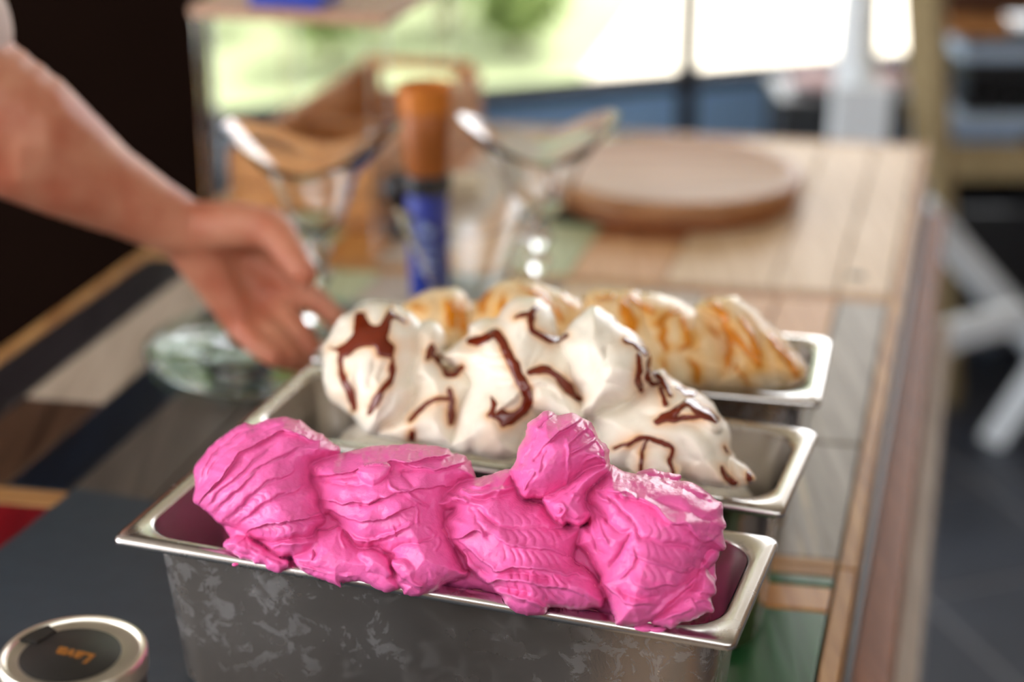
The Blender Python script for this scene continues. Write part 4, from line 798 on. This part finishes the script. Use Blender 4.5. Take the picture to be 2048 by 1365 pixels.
# ------------------------------------------------------------------ wooden crate, cone stand, container, round board
M['crate'] = wood('orange_crate_wood', srgb(206, 150, 92), srgb(168, 108, 56), along='Y', yaw=R(10), rough=.5)
M['crate_in'] = wood('crate_inner_wood', srgb(186, 128, 74), srgb(140, 86, 42), along='Y', yaw=R(10), rough=.5)
e1 = Vector((math.cos(R(75.5)), math.sin(R(75.5)))); e2 = Vector((-e1.y, e1.x)); N0 = Vector((-.150, 1.832))
def cq(a0, a1, b0, b1): return [N0 + e1 * a0 + e2 * b0, N0 + e1 * a1 + e2 * b0, N0 + e1 * a1 + e2 * b1, N0 + e1 * a0 + e2 * b1]
CL, CW, CH = .44, .165, .082; cz = TZ + .0006
crate = thing('wooden_crate', (*(N0 + e1 * CL / 2 + e2 * CW / 2), cz), 'open orange-brown wooden crate with a slotted handle end', 'crate')
prism('base_board', cq(0, CL, 0, CW), cz, cz + .008, M['crate_in'], crate, .001)
for z0, z1 in ((.010, .043), (.046, CH)):
    prism('slat', cq(0, CL, 0, .009), cz + z0, cz + z1, M['crate'], crate, .001); prism('slat', cq(0, CL, CW - .009, CW), cz + z0, cz + z1, M['crate'], crate, .001)
    prism('slat', cq(0, .009, .009, CW - .009), cz + z0, cz + z1, M['crate'], crate, .001)
prism('end_board', cq(CL - .01, CL, .009, CW - .009), cz + .008, cz + .052, M['crate'], crate, .001)
prism('end_post', cq(CL - .01, CL, .009, .034), cz + .052, cz + .079, M['crate'], crate, .001); prism('end_post', cq(CL - .01, CL, CW - .03, CW - .009), cz + .052, cz + .079, M['crate'], crate, .001)
prism('handle_bar', cq(CL - .011, CL + .001, .009, CW - .009), cz + .079, cz + .093, M['crate'], crate, .002)
prism('divider', cq(.20, .208, .009, CW - .009), cz + .008, cz + .066, M['crate_in'], crate, .001)
stand = thing('cone_stand', (*(N0 + e1 * .1 + e2 * CW / 2), cz), 'clear acrylic stand with a pink-brown wooden shelf above the crate', 'stand')
SH = .230
for a, b in ((-.012, -.018), (-.012, CW + .010), (.225, -.018), (.225, CW + .010)):
    prism('post', cq(a, a + .006, b - .006, b + .014), cz, cz + SH, M['acrylic'], stand, .0006)
M['shelf'] = wood('shelf_wood', srgb(196, 158, 132), srgb(166, 124, 98), along='Y', yaw=R(10), rough=.5)
prism('shelf', cq(-.022, .25, -.028, CW + .024), cz + SH, cz + SH + .012, M['shelf'], stand, .0015)
M['blue'] = plain('blue_print', srgb(36, 62, 168), .4, var=.12)
M['pale_print'] = plain('pale_blue_print', srgb(150, 168, 220), .5)
bb = cq(-.014, .05, .045, .125); bx = tag(prism('blue_carton', bb, cz + SH + .0126, cz + SH + .10, M['blue'], bevel=.002), 'small blue carton standing on the wooden shelf', 'carton')
M['amber'] = plain('amber_brown_wafer', srgb(164, 92, 36), .45, var=.28, scale=60)
M['amber2'] = plain('orange_brown_wafer', srgb(206, 120, 40), .45, var=.2, scale=60)
cp = at_z(858, 592, TZ); kz = Vector((cp.x, cp.y, TZ + .0006))
con = thing('cone_container', kz, 'tall brown tapered cone cup with black collar and blue sleeve', 'container')
lathe('sleeve', [(0, 0), (.0175, 0), (.018, .001), (.0195, .060), (.0205, .106), (.0200, .108), (0, .108)], kz, M['blue'], con)
lathe('collar', [(.019, .1065), (.0225, .1065), (.0232, .109), (.0235, .122), (.0225, .125), (.018, .125)], kz, M['black'], con)
lathe('cup_body', [(.0195, .1245), (.0205, .126), (.0225, .160), (.0242, .186), (.0236, .187), (.021, .160), (.0185, .128)], kz, M['amber'], con)
lathe('cup_rim', [(.0236, .1855), (.0247, .186), (.0262, .210), (.0250, .2105), (.0235, .188)], kz, M['amber2'], con)
for k in range(4):
    a = R(-100 + k * 8 - 12); prism_pts = []
    z0 = .030 + .013 * k; r0 = .0178 + .0000355 * 1000 * (z0) * .05 + .0004
    vs = []
    for i in range(9):
        aa = R(-128 + i * 7 + (k % 2) * 6); rr = .018 + .0025 * (z0 / .108) + .0005
        for zz in (z0, z0 + .005): vs.append((kz.x + rr * math.cos(aa), kz.y + rr * math.sin(aa), kz.z + zz))
    mk('print_band', vs, [(2 * i, 2 * i + 2, 2 * i + 3, 2 * i + 1) for i in range(8)], M['pale_print'], con)
cp = at_z(800, 470, TZ); kb = Vector((cp.x, cp.y, TZ + .0006))
jar = thing('pepper_mill', kb, 'small black rounded mill beside the brown cone cup', 'mill')
lathe('mill_body', [(0, 0), (.014, 0), (.0155, .002), (.012, .018), (.011, .034), (0, .034)], kb, M['black'], jar, n=32); lathe('mill_head', [(0, .0335), (.010, .0335), (.0165, .042), (.0185, .052), (.0165, .062), (.009, .070), (0, .072)], kb, M['black'], jar, n=32)
M['cream'] = plain('cream_paper', srgb(236, 222, 190), .7)
cp = at_z(928, 392, TZ); nap = thing('paper_stack', (cp.x, cp.y, TZ + .0006), 'small stack of cream paper cards right of the brown cone cup', 'paper')
for i in range(5): prism('card', [(cp.x - .019 + .001 * (i % 2), cp.y - .014), (cp.x + .019, cp.y - .016 + .001 * (i % 3)), (cp.x + .021, cp.y + .014), (cp.x - .017, cp.y + .016)], TZ + .0006 + i * .0042, TZ + .0006 + i * .0042 + .0038, M['cream'], nap, .0004)
M['board'] = wood('round_board_wood', srgb(190, 142, 100), srgb(146, 98, 60), along='X', rough=.45, gs=.5)
M['board_edge'] = wood('round_board_edge', srgb(164, 100, 52), srgb(120, 70, 36), along='X', rough=.45, gs=.5)
cp = at_z(1350, 338, TZ + .033); br = thing('round_board', (cp.x, cp.y, TZ + .0006), 'thick round wooden serving board on the far end of the table', 'board')
lathe('lower_disc', [(0, 0), (.138, 0), (.141, .002), (.143, .006), (.143, .013), (.141, .0155), (0, .0155)], (cp.x, cp.y, TZ + .0006), M['board_edge'], br, n=96)
lathe('upper_disc', [(0, .0158), (.143, .0158), (.146, .018), (.147, .022), (.147, .030), (.145, .033), (.141, .0345), (.128, .0342), (.126, .0335), (0, .0335)], (cp.x, cp.y, TZ + .0006), M['board'], br, n=96)

# ------------------------------------------------------------------ person: arm reaching in from the left
def skin_cap(segs, vox, smooth, name):
    vs, fs = [], []; n, k = 14, 8
    for ch in segs:
        P = [(at_d(a, b, d) if abs(a) > 3 or abs(b) > 3 else Vector((a, b, d)), r) for a, b, d, r in ch] if len(ch[0]) == 4 else ch
        for (p0, r0), (p1, r1) in zip(P[:-1], P[1:]):
            m = max(3, int((p1 - p0).length / (0.35 * min(r0, r1))))
            for q in range(m + 1):
                t = q / m; c = p0.lerp(p1, t); r = r0 + (r1 - r0) * t; b = len(vs)
                for i in range(1, k):
                    th = math.pi * i / k
                    for j in range(n):
                        a = 2 * math.pi * j / n; vs.append((c.x + r * math.sin(th) * math.cos(a), c.y + r * math.sin(th) * math.sin(a), c.z + r * math.cos(th)))
                vs += [(c.x, c.y, c.z + r), (c.x, c.y, c.z - r)]; tp_, bt = len(vs) - 2, len(vs) - 1
                for i in range(k - 2):
                    for j in range(n): fs.append((b + i * n + j, b + (i + 1) * n + j, b + (i + 1) * n + (j + 1) % n, b + i * n + (j + 1) % n))
                for j in range(n): fs.append((tp_, b + j, b + (j + 1) % n)); fs.append((bt, b + (k - 2) * n + (j + 1) % n, b + (k - 2) * n + j))
    me = bpy.data.meshes.new(name); me.from_pydata(vs, [], fs); me.update(); o = bpy.data.objects.new('tmp_' + name, me); COL.objects.link(o)
    rm = o.modifiers.new('r', 'REMESH'); rm.mode = 'VOXEL'; rm.voxel_size = vox; rm.use_smooth_shade = True
    sm = o.modifiers.new('s', 'SMOOTH'); sm.factor = .5; sm.iterations = smooth
    bpy.context.view_layer.update(); out = bpy.data.meshes.new_from_object(o.evaluated_get(bpy.context.evaluated_depsgraph_get())); out.name = name
    bpy.data.objects.remove(o); bpy.data.meshes.remove(me); [setattr(p, 'use_smooth', True) for p in out.polygons]
    return out
arm = [[(-75, 185, 1.31, .053), (40, 262, 1.33, .050), (100, 298, 1.345, .0435), (200, 367, 1.375, .0350), (300, 422, 1.40, .0285), (368, 458, 1.415, .0250), (400, 475, 1.425, .0250)],
       [(40, 285, 1.33, .045), (120, 335, 1.35, .038), (220, 390, 1.38, .030)],
       [(400, 462, 1.430, .0215), (480, 508, 1.455, .0170), (580, 566, 1.455, .0140)], [(398, 478, 1.435, .0215), (470, 535, 1.460, .0165), (548, 600, 1.46, .0140)],
       [(392, 490, 1.43, .0215), (460, 562, 1.455, .0165), (514, 634, 1.455, .0138)], [(388, 500, 1.425, .0205), (440, 580, 1.435, .0165), (484, 656, 1.44, .0128)],
       [(415, 452, 1.41, .0205), (470, 450, 1.40, .0190), (535, 455, 1.395, .0165), (560, 474, 1.385, .0150), (584, 512, 1.375, .0128), (604, 540, 1.370, .0110), (613, 552, 1.370, .0092)],
       [(582, 564, 1.455, .0130), (632, 602, 1.455, .0110), (668, 634, 1.455, .0098), (698, 662, 1.46, .0084)],
       [(546, 602, 1.46, .0132), (592, 660, 1.435, .0116), (622, 698, 1.43, .0100), (645, 722, 1.44, .0086)],
       [(512, 636, 1.455, .0130), (550, 682, 1.42, .0113), (580, 713, 1.415, .0098), (606, 734, 1.43, .0085)],
       [(484, 657, 1.44, .0118), (518, 693, 1.41, .0100), (548, 714, 1.405, .0088), (576, 726, 1.415, .0076)]]
m, nt, b = mat('skin'); setp(b, color=srgb(206, 142, 116), rough=.5, sss=.2, sssr=(1, .4, .25), ssss=.006)
tcn = nd(nt, 'ShaderNodeTexCoord'); n1 = nd(nt, 'ShaderNodeTexNoise'); n1.inputs['Scale'].default_value = 26; n1.inputs['Detail'].default_value = 4; nt.links.new(tcn.outputs['Object'], n1.inputs['Vector'])
cr_ = nd(nt, 'ShaderNodeValToRGB'); cr_.color_ramp.elements[0].position = .35; cr_.color_ramp.elements[1].position = .68; cr_.color_ramp.elements[0].color = (*srgb(188, 110, 82), 1); cr_.color_ramp.elements[1].color = (*srgb(208, 146, 116), 1)
nt.links.new(n1.outputs['Fac'], cr_.inputs['Fac']); nt.links.new(cr_.outputs['Color'], b.inputs['Base Color']); M['skin'] = m
M['shirt'] = plain('pale_shirt_cloth', srgb(226, 208, 202), .85, var=.04, scale=40)
el = at_d(-75, 185, 1.31); shd = at_d(-420, -420, 1.25)
person = thing('person', (el.x - .25, el.y, .75), 'person in a pale shirt reaching an open hand towards the white gelato', 'person')
link('arm', skin_cap(arm + [[(el, .052), (el.lerp(shd, .5), .050)]], .0026, 7, 'arm'), M['skin'], person)
hem = el.lerp(shd, .19) + Vector((.006, 0, .004))
shirt = skin_cap([[(hem, .055), (el.lerp(shd, .45), .062), (shd, .078)], [(shd, .085), (shd + Vector((-.12, -.06, .03)), .105), (shd + Vector((-.30, -.12, .03)), .095)], [(shd + Vector((-.14, -.06, 0)), .12), (shd + Vector((-.17, -.08, -.22)), .13), (shd + Vector((-.19, -.1, -.42)), .135)], [(shd + Vector((-.24, -.08, 0)), .12), (shd + Vector((-.26, -.1, -.22)), .13), (shd + Vector((-.27, -.1, -.42)), .13)]], .006, 6, 'shirt')
link('shirt', shirt, M['shirt'], person)

# ------------------------------------------------------------------ background right: posts, white stand, trestle, shelf rack, bin
def vpost(name, px, py, y, w, d, z0, z1, m, label):
    p = at_y(px, py, y); t = thing(name, (p.x, y, z0), label, 'post')
    box('shaft', p.x - w / 2, p.x + w / 2, y - d / 2, y + d / 2, z0, z1, m, t, bevel=.003); box('foot_plate', p.x - w / 2 - .015, p.x + w / 2 + .015, y - d / 2 - .015, y + d / 2 + .015, z0, z0 + .012, m, t, bevel=.002)
wp = at_z(1888, 800, 0); wt = thing('wooden_prop', wp, 'tan wooden prop leaning up behind the far right table corner', 'post')
wtop = at_y(1846, -60, 2.80); beam('shaft', wp, wtop, .056, .05, M['tan_wood'], wt, bevel=.003); beam('cap', wtop, wtop + (wtop - Vector(wp)).normalized() * .03, .064, .058, M['tan_wood'], wt, bevel=.003)
vpost('steel_post', 1376, 100, 3.40, .038, .038, 0.0005, 2.419, M['dark_steel'], 'thin dark grey post in front of the window ledge')
ea = thing('white_easel', (at_y(1722, 280, 2.95).x, 2.95, .0), 'white wooden easel with narrowing legs behind the table', 'easel')
top = at_y(1728, -120, 2.95)
beam('leg', (at_y(1722, 290, 2.9).x - .045, 2.9, 0.0), (top.x - .006, 2.95, top.z), .042, .022, M['white_wood'], ea); beam('leg', (at_y(1722, 290, 2.9).x + .03, 2.9, 0.0), (top.x + .006, 2.95, top.z), .042, .022, M['white_wood'], ea)
beam('rear_leg', (top.x + .0, 3.06, 0.0), (top.x, 2.99, top.z), .03, .02, M['white_wood'], ea)
q = at_y(1722, 215, 2.9); box('ledge', q.x - .05, q.x + .045, 2.875, 2.9, q.z - .1, q.z + .04, M['white_wood'], ea)
tr = thing('white_trestle', at_z(2090, 800, 0), 'white wooden trestle with crossed braces right of the table', 'trestle')
beam('leg', at_d(1838, 415, 2.90), at_z(2200, 830, .0), .04, .045, M['white_wood'], tr); beam('brace', at_d(1815, 694, 2.88), at_d(2040, 632, 2.93), .03, .045, M['white_wood'], tr)
beam('leg', at_d(2300, 415, 2.95), at_z(1985, 880, .0), .04, .045, M['white_wood'], tr)
X0 = .80; RY = .16
rk = thing('shelf_rack', (1.1, 3.1 + RY, 0), 'low rack with blue-white shelf boards at the right edge', 'rack')
M['dim_white'] = plain('blue_white_shelf_paint', srgb(170, 190, 214), .5, var=.05)
def rbox(n, x0, x1, y0, y1, z0, z1, m, p, **k): return box(n, x0, x1, y0 + RY, y1 + RY, z0, z1, M[m], p, **k)
rbox('shelf_board', X0, 1.6, 2.98, 3.28, .515, .545, 'dim_white', rk); rbox('shelf_board', X0 + .01, 1.6, 3.0, 3.28, .642, .668, 'dim_white', rk); rbox('front_rail', X0, 1.6, 2.96, 2.985, .43, .495, 'tan_wood', rk)
rbox('dark_backing', X0, 1.6, 3.20, 3.22, .02, .43, 'black', rk); rbox('lower_panel', X0 + .02, 1.6, 3.0, 3.02, .10, .36, 'black', rk)  # black backing added to darken the space under the shelves
for x, y in ((X0 + .03, 3.25), (1.55, 3.0), (1.55, 3.25), (X0 + .22, 3.2)): rbox('leg', x - .02, x + .02, y - .02, y + .02, 0.0003, .69, 'black', rk)
ck = thing('mesh_crate', (1.1, 3.1 + RY, .546), 'black plastic mesh crate between the blue-white shelf boards', 'crate')
rbox('crate_floor', X0 + .02, 1.45, 3.0, 3.17, .546, .552, 'black', ck); rbox('back_wall', X0 + .02, 1.45, 3.165, 3.175, .552, .634, 'black', ck)
rbox('top_rail', X0 + .02, 1.45, 2.995, 3.005, .620, .636, 'black', ck); rbox('end_wall', X0 + .02, X0 + .03, 3.005, 3.165, .552, .634, 'black', ck)
for i in range(22): rbox('bar', X0 + .022 + i * .028, X0 + .034 + i * .028, 2.996, 3.004, .552, .620, 'black', ck, bevel=0)
M['brown_box'] = wood('dark_brown_cabinet', srgb(96, 56, 30), srgb(66, 36, 18), along='X', rough=.5)
cb = thing('brown_cabinet', (1.05, 3.1 + RY, .6692), 'dark brown wooden cabinet in the upper right corner', 'cabinet')
rbox('carcass', X0 - .02, 1.5, 3.03, 3.17, .718, 1.1, 'brown_box', cb); rbox('plinth', X0 - .025, X0 + .09, 2.99, 3.16, .690, .7175, 'crate', cb); dr = rbox('door', X0 + .02, 1.4, 3.015, 3.03, .74, 1.08, 'brown_box', cb)
rbox('handle', X0 + .06, X0 + .075, 3.0, 3.015, .88, .96, 'black', dr)
rbox('foot_block', X0 + .02, 1.45, 3.05, 3.15, .6692, .690, 'black', cb)
xa, xb = at_y(1562, 160, 3.1).x, at_y(1818, 160, 3.1).x
bn = thing('black_bin', ((xa + xb) / 2, 3.17, 0), 'tall black bin standing against the blue-grey wall', 'bin')
box('bin_body', xa, xb, 3.08, 3.26, 0.0006, .575, M['black'], bn, bevel=.01); box('bin_rim', xa - .006, xb + .006, 3.074, 3.266, .575, .592, M['black'], bn, bevel=.004)
M['pale_cloth'] = plain('pale_pink_cloth', srgb(206, 178, 178), .9, var=.1)
for i, (px, sx, lab) in enumerate(((1640, .05, 'crumpled pale pink cloth on the black bin, left of the easel'), (1770, .04, 'crumpled pale cloth on the black bin, right of the easel'))):
    p = at_y(px, 150, 3.16); o = blob('crumpled_cloth', (p.x, 3.16, .592 + .016), sx, .05, .017, M['pale_cloth'], None, 40 + i, n=24); tag(o, lab, 'cloth')
